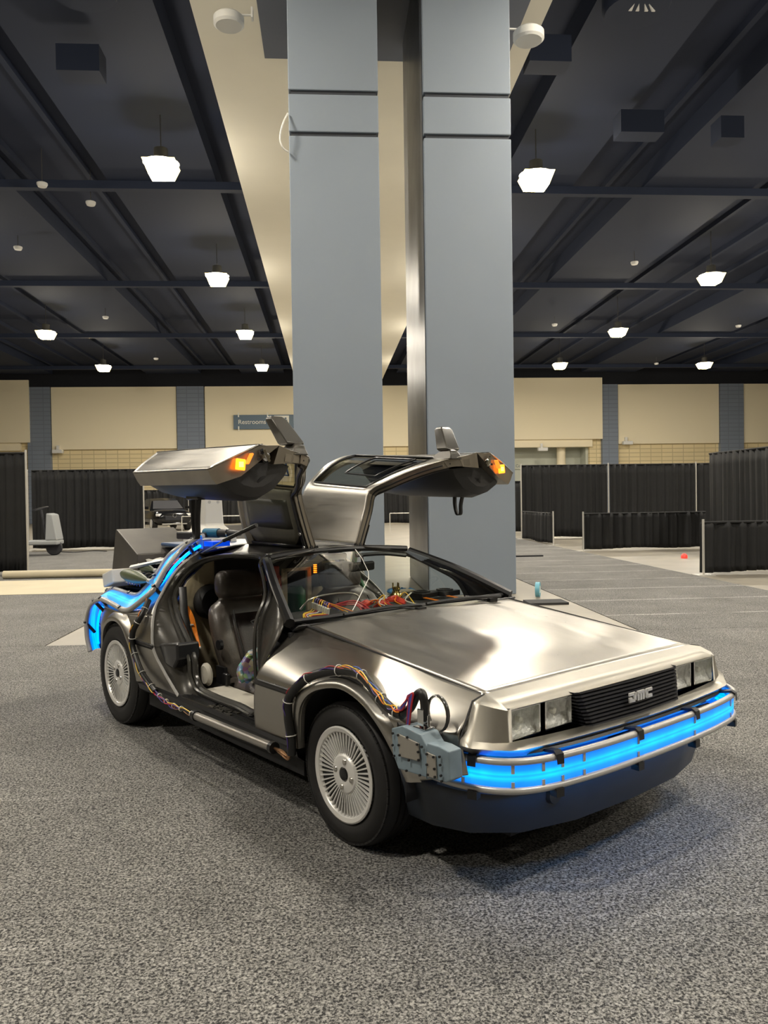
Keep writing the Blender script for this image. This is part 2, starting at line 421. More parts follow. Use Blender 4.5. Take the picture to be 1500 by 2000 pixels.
# bulkheads that stand forward of the wall, above the recessed entrances
for a, b, zb in ((-200, 78, 5.65), (950, 1189, 5.52)):
    ua, ub = (a - 642) / 1560 * 57.0, (b - 642) / 1560 * 57.0
    struct('trim_4', box(ua, ub, 57.0, VF + 0.3, zb, 9.97), 'wall_beige')
    struct('trim_5', box(ua, ub - 0.7, 57.2, VF + 0.3, zb - .55, zb), 'wall_beige')
struct('wall_entrance', box(W(1005) - 3, W(1189) - 1.0, VF + 1.6, VF + 1.9, 0, 6), 'grey_wall')
struct('wall_entrance', box(W(1189) - 1.2, W(1189) - 0.9, VF + 0.3, VF + 1.6, 0, 6), 'grey_wall')
pil = tag(hobj('round_column', lathe([(0.32, 0), (0.32, 5.4)], 24, 'Z', ((1104 - 642) / 1560 * 58.2, 58.2, 0)), 'wall_beige', base=((1104 - 642) / 1560 * 58.2, 58.2, 0)),
          'pale round column standing in the recessed entrance under the right bulkhead', 'column')
# beige soffit running away above the columns, with the blue-grey recess around them
struct('ceiling_soffit', box(-2.11, 3.77, VB, VF, 9.5, 9.75), 'soffit')
struct('trim_6', box(-1.03, 3.40, 9.3, 14.8, 9.47, 9.55), 'capital')
# ceiling: longitudinal ducts, cross beams, thin joists
for u0, u1 in ((-12.6, -8.8), (-23.5, -19.0), (-6.0, -3.0), (9.3, 12.6), (5.0, 7.2), (18.5, 22.5), (28, 32)):
    struct('ceiling_duct', box(u0, u1, VB, VF, 10.40, 10.95), 'ceil_duct')
for v in range(-6, 6):
    vv = 10.3 * v + 12.6
    if vv < VF: 
        struct('ceiling_beam', box(UL, -2.11, vv, vv + 0.25, 10.18, 10.40), 'ceil_beam')
        struct('ceiling_beam', box(3.77, UR, vv, vv + 0.25, 10.18, 10.40), 'ceil_beam')
jd = [box(u, u + 0.14, VB, VF, 10.78, 10.95) for u in [x * 1.7 for x in range(-26, 32)] if not -2.4 < u < 3.9]
struct('ceiling_joist', join(*jd), 'ceil_duct')
for u0, v0, lw in ((7.2, 17.7, 1.0), (9.4, 17.9, 0.55), (4.3, 14.9, .8), (-4.6, 15.6, .8)):
    hobj_ = hobj('ceiling_speaker', box(u0 - lw / 2, u0 + lw / 2, v0, v0 + 0.5, 9.6, 10.1), 'ceil_beam', base=(u0, v0, 10.1), smooth=False)
    tag(hobj_, {7.2: 'boxy grey unit under the left end of the upper right ceiling beam', 9.4: 'small grey unit under the same beam, further right',
                4.3: 'dark box hung from the ceiling just right of the round white fan shade', -4.6: 'dark box on the ceiling at the upper left'}[u0], 'ceiling unit')

# two big rectangular columns with reveal lines
def column(u0, u1, label, side_dark):
    t = empty('square_column', HW((u0 + u1) / 2, 12.9, 0), HA); tag(t, label, 'column', kind='structure')
    hu = (u1 - u0) / 2; hv = 1.4
    zs = [0, 6.60, 6.66, 7.19, 7.25, 9.5]
    for a, b in ((0, 6.60), (6.66, 7.19), (7.25, 9.5)):
        obj('panel', box(-hu, hu, -hv, hv, a, b), 'col_paint', t, smooth=False, bevel=0.012)
    obj('reveal', box(-hu + 0.03, hu - 0.03, -hv + 0.03, hv - 0.03, 0.02, 9.49), 'groove', t, smooth=False)
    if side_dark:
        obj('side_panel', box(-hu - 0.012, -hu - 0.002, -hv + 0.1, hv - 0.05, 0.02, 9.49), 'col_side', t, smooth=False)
    return t
column(-0.48, 0.80, 'left of the two tall blue-grey square columns behind the car', False)
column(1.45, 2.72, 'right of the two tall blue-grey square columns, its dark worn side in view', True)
lp = hobj('hanging_cable', tube([(-0.49, 11.48, 6.9), (-0.56, 11.38, 6.7), (-0.60, 11.38, 6.5), (-0.56, 11.4, 6.38), (-0.49, 11.48, 6.36)], 0.012, 6, sm=4), 'tie', base=(-0.52, 11.4, 6.3))
tag(lp, 'loop of white cable hanging on the left edge of the left column', 'cable')
# ------------------------------------------------------------------ high bay lamps
def lamp(u, v, label, vis):
    u, v = u * .9257, v * .9257
    t = empty('high_bay_light', HW(u, v, 8.9), HA)
    tag(t, label, 'ceiling light', 'high bay lights')
    top = 1.48 if any(a_ < u < b_ for a_, b_ in ((-12.6, -8.8), (-6, -3), (5, 7.2), (9.3, 12.6), (18.5, 22.5))) else 2.04
    obj('housing', lathe([(0.02, .75), (0.16, .7), (0.17, .42), (0.42, .37)], 20, 'Z'), 'housing', t)
    obj('stem', box(-.012, .012, -.012, .012, .7, top), 'housing', t, smooth=False)
    obj('lens', join(*[cbox((-.30 + .20 * k, 0, .33), (.13, .5, .05)) for k in range(4)]), 'lens', t, smooth=False)
    obj('skirt', lathe([(0.52, .36), (0.36, .06)], 4, 'Z', a0=PI / 4, a1=2 * PI + PI / 4), 'skirt', t, smooth=False, solid=0.01)
    ld = bpy.data.lights.new('lamp_light', 'AREA'); ld.shape = 'DISK'; ld.size = 0.7; ld.energy = LAMP_W; ld.color = LAMP_COL
    lo = bpy.data.objects.new('lamp_light', ld); C.objects.link(lo); lo.parent = t; lo.location = (0, 0, 0.03)
    lg = bpy.data.lights.new('lamp_fill', 'POINT'); lg.energy = FILL_W; lg.color = LAMP_COL; lg.shadow_soft_size = .3  # added fill light, brightens the soffit and far wall
    lo = bpy.data.objects.new('lamp_fill', lg); C.objects.link(lo); lo.parent = t; lo.location = (0, 0, -0.05)
names = {(-4.05, 20.5): 'largest lit high bay lamp on the left, nearest the pale soffit', (-4.05, 30.6): 'lit high bay lamp second from the front on the left of the soffit',
         (-4.05, 40.7): 'lit high bay lamp third from the front on the left of the soffit', (-4.05, 50.8): 'farthest lit high bay lamp just left of the soffit',
         (-13.8, 40.7): 'leftmost lit high bay lamp in the picture', (-13.8, 50.8): 'small far lit lamp above the second wall panel from the left',
         (5.6, 20.9): 'large lit high bay lamp just right of the right column', (14.95, 30.2): 'largest lit high bay lamp at the right edge of the ceiling',
         (14.95, 40.2): 'lit high bay lamp in the middle of the right-hand ceiling', (14.95, 50.5): 'far lit lamp above the right bulkhead',
         (24.5, 50.5): 'far lit lamp above the wall panel at the right'}
for u in (-13.8, -4.05, 5.6, 14.95, 24.5):
    for v in (50.6, 40.5, 30.4, 20.6, 10.3, 0.2):
        if abs(u - 5) > 15 and v < -5: continue
        key = min(names, key=lambda k: abs(k[0] - u) + abs(k[1] - v))
        if abs(key[0] - u) + abs(key[1] - v) < 0.8: lamp(key[0], key[1], names[key], True)
        else: lamp(u, v, 'lit high bay lamp hanging from the dark ceiling outside the picture', False)
# small round sprinkler / detector discs on the ceiling
def disc(u, v, k):
    o = empty('smoke_detector', HW(u, v, 10.0), HA); tag(o, DET[k], 'detector', 'ceiling detectors')
    obj('cover', lathe([(0.0, -.10), (.11, -.10), (.14, -.04), (.14, 0), (0, 0)], 16, 'Z'), 'fan_white', o)
    obj('drop_rod', box(-.01, .01, -.01, .01, 0, 0.93 if not any(a_ < u < b_ for a_, b_ in ((-12.6, -8.8), (-23.5, -19.0), (-6.0, -3.0), (9.3, 12.6), (5.0, 7.2), (18.5, 22.5))) else .38), 'housing', o, smooth=False)
DET = ['small white detector at the upper left, left of the largest left lamp', 'small white detector near the left edge of the ceiling, above the leftmost lamp', 'small white detector up and left of the second left lamp',
       'small white detector low on the left, above the far lamp of the second panel', 'small white detector right of centre on the right-hand ceiling', 'tiny white detector just right of the right column',
       'small white detector at the right edge of the ceiling', 'tiny white detector above the right wall panel, low on the ceiling', 'tiny white detector low on the left, between the two farthest lamps']
for kk, (px, py) in enumerate(((112, 376), (65, 497), (201, 409), (224, 626), (1257, 501), (1094, 627), (1470, 624), (1300, 702), (317, 704))):
    d = 8.6 * 1560 / (973 - 0.0147 * (px - 750) - py); disc((px - 642) / 1560 * d, d, kk)
# ribbed round loudspeakers left and right of the columns, air diffusers
def round_speaker(u, v, z, s, label):
    t = empty('round_speaker', HW(u, v, z), HA); tag(t, label, 'ceiling speaker')
    obj('drum', lathe([(0, 0), (.20, 0), (.235, .03), (.235, .13), (.19, .17), (0, .17)], 28, 'Z'), 'fan_white', t)
    obj('bracket', join(box(0, s * .38, -.015, .015, .17, .19) if s > 0 else box(s * .38, 0, -.015, .015, .17, .19), cbox((s * .36, 0, .20), (.03, .12, .16))), 'fan_white', t, smooth=False)
round_speaker(-1.42, 12.6, 8.75, 1, 'white round speaker under the soffit, left of the columns')
round_speaker(3.15, 12.1, 8.35, -1, 'white round speaker beside the right column near the top')
def diffuser(u, v, label):
    t = empty('air_diffuser', HW(u, v, 10.0), HA); tag(t, label, 'air vent')
    obj('duct_drum', lathe([(0, 0), (.55, 0), (.6, .1), (.6, .38)], 28, 'Z'), 'ceil_beam', t)
    for k in (-2.6, -1, 1, 2.6): obj('vane', prism([(.08 * k - .03, -.12), (.08 * k + .03, -.12), (.05 * k, .0)], -.25, -.22), 'fan_white', t, smooth=False)
diffuser(5.6, 14.0, 'round dark air diffuser with white vanes at the upper right')
diffuser(-4.0, 13.9, 'round dark air diffuser with white vanes at the top left edge')
# ------------------------------------------------------------------ signs on the front wall
t = empty('restroom_sign', HW(-6.6, VF - 0.45, 6.45), HA); tag(t, 'blue-grey hanging Restrooms sign with white pictogram plate on the far wall', 'sign')
obj('sign_board', box(0, 4.6, 0, .12, 0, 1.0), 'sign_blue', t, smooth=False)
FX = lambda x, z, y=-0.02: Matrix.Translation((x, y, z)) @ Matrix.Rotation(PI / 2, 4, 'X')
text('lettering', 'Restrooms', 0.44, 'sign_white', t, FX(0.32, 0.36))
pl = obj('pictogram_plate', box(2.85, 3.9, -.05, 0, .03, .93), 'sign_white', t, smooth=False)
obj('pictogram', join(prism([(3.0, .15), (3.35, .15), (3.17, .62)], -.07, -.05), lathe([(0, 0), (.07, 0), (.07, .02), (0, .02)], 12, 'Y', (3.17, -.07, .72)),
    box(3.4, 3.44, -.07, -.05, .12, .82), box(3.55, 3.78, -.07, -.05, .3, .64), box(3.6, 3.73, -.07, -.05, .1, .32), lathe([(0, 0), (.07, 0), (.07, .02), (0, .02)], 12, 'Y', (3.665, -.07, .73))), 'sign_blue', t, smooth=False)
obj('clip', join(*[box(x, x + .08, -.03, 0, z, z + .3) for x, z in ((.32, .85), (2.35, .85), (.32, -.1))]), 'sign_white', t, smooth=False)
t = empty('wall_sign', HW(13.55, VF + 1.5, 3.55), HA); tag(t, 'dark lettering "to Concourse" on the grey wall at the right entrance', 'sign')
text('lettering', 'to Concourse', 0.30, 'sign_blue', t, FX(0.1, 0.05, -0.03))
obj('backing', box(-.1, 2.1, -.01, .03, -.1, .4), 'grey_wall', t, smooth=False)
def wall_camera(u, z, label, v=VF - 0.4):
    t = empty('security_camera', HW(u, v, z), HA); tag(t, label, 'camera', 'small white wall cameras')
    obj('camera_body', cbox((0, -.15, -.05), (.7, .35, .25)), 'fan_white', t, smooth=False, bevel=.03)
    obj('mount', cbox((-.05, .08, .2), (.16, .3, .35)), 'fan_white', t, smooth=False)
wall_camera(W(135), 5.05, 'white security camera at the lower corner of the second left wall panel')
wall_camera(W(1231) + .1, 5.25, 'white security camera at the lower corner of the right wall panel')
wall_camera(W(1063), 4.85, 'white security camera under the right bulkhead', 57.1)
# ------------------------------------------------------------------ pipe and drape
def drape(p0, p1, h, label, poles=(0, 1), seed=0, fold=0.28, amp=0.045, z0=0.05):
    a, b = Vector((*p0, 0)), Vector((*p1, 0)); L = (b - a).length; ang = math.atan2(b.y - a.y, b.x - a.x)
    t = empty('drape_partition', HW(*p0), HA + ang); tag(t, label, 'curtain', 'black pipe and drape partitions')
    rnd = random.Random(seed); ph = [rnd.uniform(0, 6.3) for _ in range(4)]
    n = max(12, int(L / 0.035)); rows = []
    for zi in range(9):
        z = z0 + (h - z0) * zi / 8; k = 1.0 - 0.35 * (zi / 8) ** 2; row = []
        for i in range(n + 1):
            x = L * i / n
            wv = x + .11 * math.sin(x * 2.1 + ph[1]) + .05 * math.sin(x * 5.3 + ph[3]) + .012 * math.sin(z * 2 + ph[0])
            m3 = .45 + .55 * math.sin(x * 1.35 + ph[2]) ** 2
            y = amp * k * (m3 * math.sin(wv / fold * 2 * PI + ph[0]) + .55 * (1 - .3 * zi / 8) * math.sin(wv / fold * 2 * PI * 2.37 + ph[2]) + .35 * math.sin(x * 2.3 + ph[3]))
            row.append((x, y, z + (0.015 * math.sin(x * 3 + ph[2]) if zi == 0 else 0)))
        rows.append(row)
    obj('curtain', grid(rows), 'drape', t, solid=0.006, angle=180)
    obj('top_rail', tube([(0, 0, h), (L, 0, h)], 0.022, 8), 'drape', t)
    for q in poles:
        x = L * q
        obj('pole', tube([(x, -.07, 0.0), (x, -.07, h + .06)], 0.022, 8), 'pole', t)
        obj('base_plate', cbox((x, -.07, 0.006), (.3, .3, .012)), 'pole', t, smooth=False)
    return t
drape((-9.5, 16.5), (-6.02, 16.5), 2.44, 'tall black drape at the left edge of the picture, nearest the camera', (1,), 1)
drape((-12.4, 25.0), (-9.1, 25.0), 2.40, 'narrow strip of black drape behind the left edge drape', (1,), 2)
drape((-9.0, 25.0), (-5.65, 25.0), 2.42, 'wide black drape behind the grey floor cart, left of the parked black vehicle', (1,), 3)
drape((-13, 48.5), (2.5, 48.5), 2.1, 'long far black drape behind the parked black vehicle', (.3, .55, .8), 4, .5, .07)
drape((2.55, 44), (6.2, 44), 2.1, 'far black drape seen between the two columns', (0,), 5, .5, .07)
drape((5.5, 30.5), (7.6, 30.5), 2.0, 'far short black drape just right of the right column', (0,), 6)
drape((6.38, 26.2), (9.34, 26.2), 2.44, 'tall black drape right of the column, left half of the back row', (0, 1), 7)
drape((9.4, 26.2), (14.5, 26.2), 2.44, 'tall black drape in the back row behind the long low one', (.58,), 8)
drape((6.40, 22.7), (6.38, 26.0), 0.92, 'short low black drape with white end post near the right column', (0,), 9)
drape((6.49, 20.1), (9.75, 20.1), 0.95, 'long low black drape in the middle of the right side', (0,), 10)
drape((9.72, 19.8), (9.95, 12.0), 2.44, 'tall black drape slanting toward the right edge of the picture', (), 11)
drape((6.52, 13.6), (9.9, 13.6), 0.92, 'low black drape at the right edge of the picture, nearest the camera', (0,), 12)
def rail(u0, u1, v, z, label):
    tag(hobj('metal_rail', join(tube([(u0, v, z), (u1, v, z)], .02, 6), tube([(u0, v, 0), (u0, v, z)], .02, 6), tube([(u1, v, 0), (u1, v, z)], .02, 6)), 'pole', base=(u0, v, 0)), label, 'rail')
rail(-6.15, -3.2, 34, 0.78, 'thin white rail in front of the far drape behind the raised left door')
rail(2.6, 4.4, 34, 0.78, 'thin white rail seen between the two columns')
# ------------------------------------------------------------------ things on the floor
def fl(name, data, m, base, label, cat, **kw): return tag(hobj(name, data, m, base=base, **kw), label, cat)
fl('paper_sheet', box(-9.5, -3.35, 12.8, 15.1, .009, .013), 'paper', (-6, 14, 0), 'wide sheet of tan kraft paper unrolled on the floor behind the car', 'paper', smooth=False)
t = hobj('paper_roll', tube([(-6.15, 15.55, .085), (-2.9, 15.55, .085)], .075, 16), 'paper', base=(-6.15, 15.55, 0.0)); tag(t, 'long roll of tan paper lying behind the paper sheet', 'paper roll')
t = empty('tape_roll', HW(2.92, 11.05, .008), HA + .5); tag(t, 'light blue roll of tape standing on edge by the right column', 'tape')
obj('tape', lathe([(.055, -.03), (.105, -.03), (.105, .03), (.055, .03), (.055, -.03)], 28, 'Y', (0, 0, .105)), 'tape_blue', t, rot=(0, 0, .7))
obj('core', lathe([(.048, -.03), (.056, -.03), (.056, .03), (.048, .03), (.048, -.03)], 24, 'Y', (0, 0, .105)), 'sign_white', t, rot=(0, 0, .7))
V = [(2.72, 10.6, .01), (3.06, 10.3, .01), (3.13, 10.55, .035), (2.8, 10.9, .02), (3.0, 10.25, .05)]
fl('rubber_mat', box(2.6, 3.12, 10.25, 10.62, .0, .03), 'mat_black', (2.9, 10.4, 0), 'small black mat lying on bare floor beside the blue tape roll', 'mat', smooth=False)
rnd = random.Random(3)
V, F = [], []
for k in range(7):
    c = Vector((1.08 + rnd.uniform(-.16, .16), 11.9 + rnd.uniform(-.1, .1), .03)); 
    V0, F0 = lathe([(0, -.035), (.06, -.025), (.085, .0), (.06, .025), (0, .04)], 9, 'Z', c)
    V0 = [Vector(v) + Vector((rnd.uniform(-.02, .02), rnd.uniform(-.02, .02), rnd.uniform(-.0, .02))) for v in V0]; V, F = join((V, F), (V0, F0))
fl('paper_towel', (V, F), 'glove_blue', (1.08, 11.9, 0), 'crumpled bright blue cloth on the floor between the columns, seen through the windscreen', 'cloth')
fl('marker_lamp', lathe([(0, 0), (.07, 0), (.07, .06), (.04, .10), (0, .11)], 14, 'Z', (7.85, 17.2, 0)), 'red_light', (7.85, 17.2, 0), 'small red round lamp on the floor at the post of the nearest low drape', 'lamp')
fl('cable_cover', box(4.1, 5.0, 18.4, 18.55, .008, .04), 'mat_black', (4.5, 18.4, 0), 'dark flat strip lying on the carpet in front of the short low drape', 'strip', smooth=False)
# grey floor cart
t = empty('floor_cart', HW(-7.95, 22.4, 0), HA); tag(t, 'grey stand-on floor cart with black steering column, partly hidden behind the left drape', 'cart')
obj('deck', box(-.45, .62, -.3, .3, .30, .42), 'cart_grey', t, smooth=False, bevel=.03)
obj('battery_hood', box(-.95, -.35, -.32, .32, .25, .78), 'cart_grey', t, smooth=False, bevel=.05)
obj('seat_pad', box(-.95, -.42, -.3, .3, .78, .90), 'cart_dark', t, smooth=False, bevel=.04)
obj('front_shield', prism([(.30, .42), (.62, .42), (.50, 1.12), (.34, 1.16)], -.28, .28), 'cart_grey', t, smooth=False, bevel=.03)
obj('steering_column', tube([(.25, 0, .42), (.12, 0, 1.25)], .035, 8), 'cart_dark', t)
obj('steering_wheel', xf(tube([(.2 * math.cos(a), .2 * math.sin(a), 0) for a in [k * PI / 8 for k in range(16)]], .018, 6, True), Matrix.Translation((.1, 0, 1.28)) @ Matrix.Rotation(-.25, 4, 'Y')), 'cart_dark', t)
for x, y in ((-.62, -.3), (-.62, .3), (.45, 0)):
    obj('wheel', lathe([(0, -.05), (.2, -.05), (.22, -.02), (.22, .02), (.2, .05), (0, .05)], 20, 'Y', (x, y, .22)), 'cart_dark', t)
fl('floor_cable', tube([(-7.7, 23.6, .02), (-7.2, 23.3, .02), (-6.9, 23.9, .02), (-6.4, 23.5, .02)], .012, 6, sm=5), 'cable_blk', (-7.2, 23.4, 0), 'black cable curling over the floor right of the grey cart', 'cable')
# parked black vehicle in the distance
def suv():
    t = empty('parked_vehicle', HW(-8.35, 41.2, 0), HA - PI / 2 + 0.42); tag(t, 'glossy black sport utility vehicle parked far behind on the left', 'car')
    st = []
    for x, w_, zl, zh in ((2.30, .62, .45, .72), (2.22, .82, .30, .88), (1.9, .93, .25, .98), (1.2, .96, .24, 1.04), (.6, .96, .24, 1.06), (-.6, .96, .24, 1.08), (-1.8, .95, .25, 1.08), (-2.2, .88, .3, 1.04), (-2.32, .75, .4, .9)):
        st.append([(x, y * w_, z) for y, z in ((-.8, zl), (-1, zl + .15), (-1, (zl + zh) / 2 + .08), (-.93, zh - .04), (-.75, zh), (0, zh + .03), (.75, zh), (.93, zh - .04), (1, (zl + zh) / 2 + .08), (1, zl + .15), (.8, zl))])
    obj('body', grid(st, True, True), 'suv_black', t, sub=1)
    cb = []
    for x, z, w_ in ((1.0, 1.04, .80), (.35, 1.48, .66), (-.2, 1.60, .62), (-1.2, 1.60, .60), (-1.8, 1.45, .62), (-2.1, 1.06, .72)):
        cb.append([(x, -w_ - .1, 1.0), (x, -w_, z - .03), (x, 0, z), (x, w_, z - .03), (x, w_ + .1, 1.0)])
    obj('cabin', grid(cb), 'suv_black', t, smooth=False)
    obj('windscreen', ([(1.0, -.74, 1.07), (1.0, .74, 1.07), (.40, .60, 1.47), (.40, -.60, 1.47)], [(0, 1, 2, 3)]), 'cart_dark', t, smooth=False)
    for s in (-1, 1):
        hl = obj('headlight', cbox((2.12, s * .66, .78), (.22, .34, .12), (0, 0, s * -.45)), 'lamp_back', t, smooth=False, bevel=.02)
        obj('mirror', cbox((.75, s * 1.02, 1.12), (.12, .2, .14)), 'suv_black', t, smooth=False, bevel=.03)
    obj('grille', cbox((2.28, 0, .62), (.06, .9, .22)), 'grille_blk', t, smooth=False, bevel=.02)
    obj('emblem', lathe([(.07, 0), (.10, 0), (.10, .03), (.07, .03), (.07, 0)], 16, 'X', (2.30, 0, .74)), 'chrome', t)
    obj('bumper_strip', cbox((2.28, 0, .34), (.05, 1.2, .05)), 'chrome', t, smooth=False)
    for x in (1.45, -1.45):
        for s in (-1, 1):
            wh = obj('wheel', lathe([(.0, .0), (.24, .0), (.33, .02), (.36, .0), (.36, -.22), (0, -.22)], 24, 'Y', (x, s * .92, .36), s), 'tyre', t)
            obj('rim', lathe([(0, .02), (.22, .02), (.23, .03), (0.23, .0)], 10, 'Y', (x, s * .92, .36), s), 'alloy', wh)
suv()
# ================================================================== THE CAR (x forward, y to its left, z up; origin under the front axle)
YAW = 0.6884
car = empty('sports_car', (0.4961, 3.8287, 0.0)); car.rotation_euler = (0, 0, math.atan2(-math.cos(YAW), math.sin(YAW)))
tag(car, 'brushed stainless steel sports car with both gull-wing doors raised and glowing blue light bands', 'car')
def P(name, data, m, parent=None, **kw): return obj(name, data, m, parent or car, **kw)
def mir(pts, s): return [(p[0], s * p[1], p[2]) for p in pts]
YBX = [-3.32, -3.1, -2.9, -2.72, -2.5, -2.2, -1.8, -.6, 0, .4, .6, .68, .8]; YBY = [.64, .745, .825, .885, .915, .930, .925, .925, .93, .915, .888, .868, .80]
yb = lambda x: sum(interp(x + .02 * k, YBX, YBY) for k in range(-4, 5)) / 9
SZ = [.30, .345, .575, .60, .70, .78, .85, .95, 1.05, 1.11, 1.14, 1.15]; SY = [.895, .905, .925, .925, .895, .855, .80, .70, .59, .50, .36, .0]
sy = lambda z: interp(z, SZ, SY)
def dpoly(p, L):
    d = 9
    for a, b in zip(L, L[1:]):
        ax, ay = a; bx, by = b; t = ((p[0] - ax) * (bx - ax) + (p[1] - ay) * (by - ay)) / ((bx - ax) ** 2 + (by - ay) ** 2)
        t = max(0, min(1, t)); d = min(d, math.hypot(p[0] - ax - t * (bx - ax), p[1] - ay - t * (by - ay)))
    return d
FARCH = [(v.x, v.y) for v in spline([(-.272, .345, 0), (-.262, .42, 0), (-.225, .54, 0), (-.135, .62, 0), (-.01, .658, 0), (.095, .656, 0), (.225, .617, 0), (.315, .548, 0), (.385, .455, 0), (.425, .385, 0)], 4)]
RARCH = [(v.x, v.y) for v in spline([(-2.05, .345, 0), (-2.075, .46, 0), (-2.13, .57, 0), (-2.23, .645, 0), (-2.36, .672, 0), (-2.48, .655, 0), (-2.58, .60, 0), (-2.65, .50, 0), (-2.69, .345, 0)], 4)]
ztop = lambda x: .834 - .104 * (x + .55)
def side_y(x, z, arch, front):
    b = yb(x)
    if z <= .6:
        y = b - .022 * min(1, max(0, (.6 - z) / .25)) ** 1.5
        if .575 < z < .6: y = b
    elif front:
        t = min(1, max(0, (z - .6) / (ztop(x) - .6))); y = b - (b - .704) * t ** 1.45
    else: y = b - (.925 - sy(z))
    return y
def skin(xa, xb, top, low, fy, s, nu=110, nt=46):
    """sheet between end curves xa(z), xb(z); upper edge top(x), lower edge low(x)"""
    rows = []
    for i in range(nu + 1):
        u = i / nu; X = lambda z: xa(z) + (xb(z) - xa(z)) * u
        zt = .7
        for _ in range(12): zt = top(X(zt))
        hi_, lo_ = zt, .30
        for _ in range(22):
            m2 = (hi_ + lo_) / 2
            if m2 > low(X(m2)): hi_ = m2
            else: lo_ = m2
        z = hi_
        rows.append([(X(z + (zt - z) * j / nt), s * fy(X(z + (zt - z) * j / nt), z + (zt - z) * j / nt), z + (zt - z) * j / nt) for j in range(nt + 1)])
    return grid(rows)
def low_edge(arch, xs_, zs_):
    ax = sorted(arch); X_ = [a[0] for a in ax]; Z_ = [a[1] for a in ax]
    return lambda x: interp(x, X_, Z_) if X_[0] < x < X_[-1] else interp(x, xs_, zs_)
FL = low_edge(FARCH, [-.7, .43, .55, .69], [.345, .383, .42, .465]); RL = low_edge(RARCH, [-3.25, -3.12, -3.0, -2.7, -1.4], [.50, .40, .36, .345, .345])
XFR = lambda z: interp(z, [.345, .42, .517, .59, .618, .684, .77, .832], [-.665, -.66, -.641, -.612, -.605, -.591, -.565, -.548])
XFF = lambda z: interp(z, [.465, .52, .574, .60, .637, .672, .700, .712], [.69, .683, .673, .667, .663, .655, .646, .634])
XQF = lambda z: interp(z, [.345, .469, .579, .61, .68, .748], [-1.50, -1.673, -1.774, -1.795, -1.85, -1.90])
XQR = lambda z: interp(z, [.40, .5, .62, .70, .74], [-3.12, -3.22, -3.24, -3.22, -3.20])
ZQ = lambda x: interp(x, [-3.22, -2.9, -2.3, -2.1, -1.9], [.700, .722, .722, .735, .748])
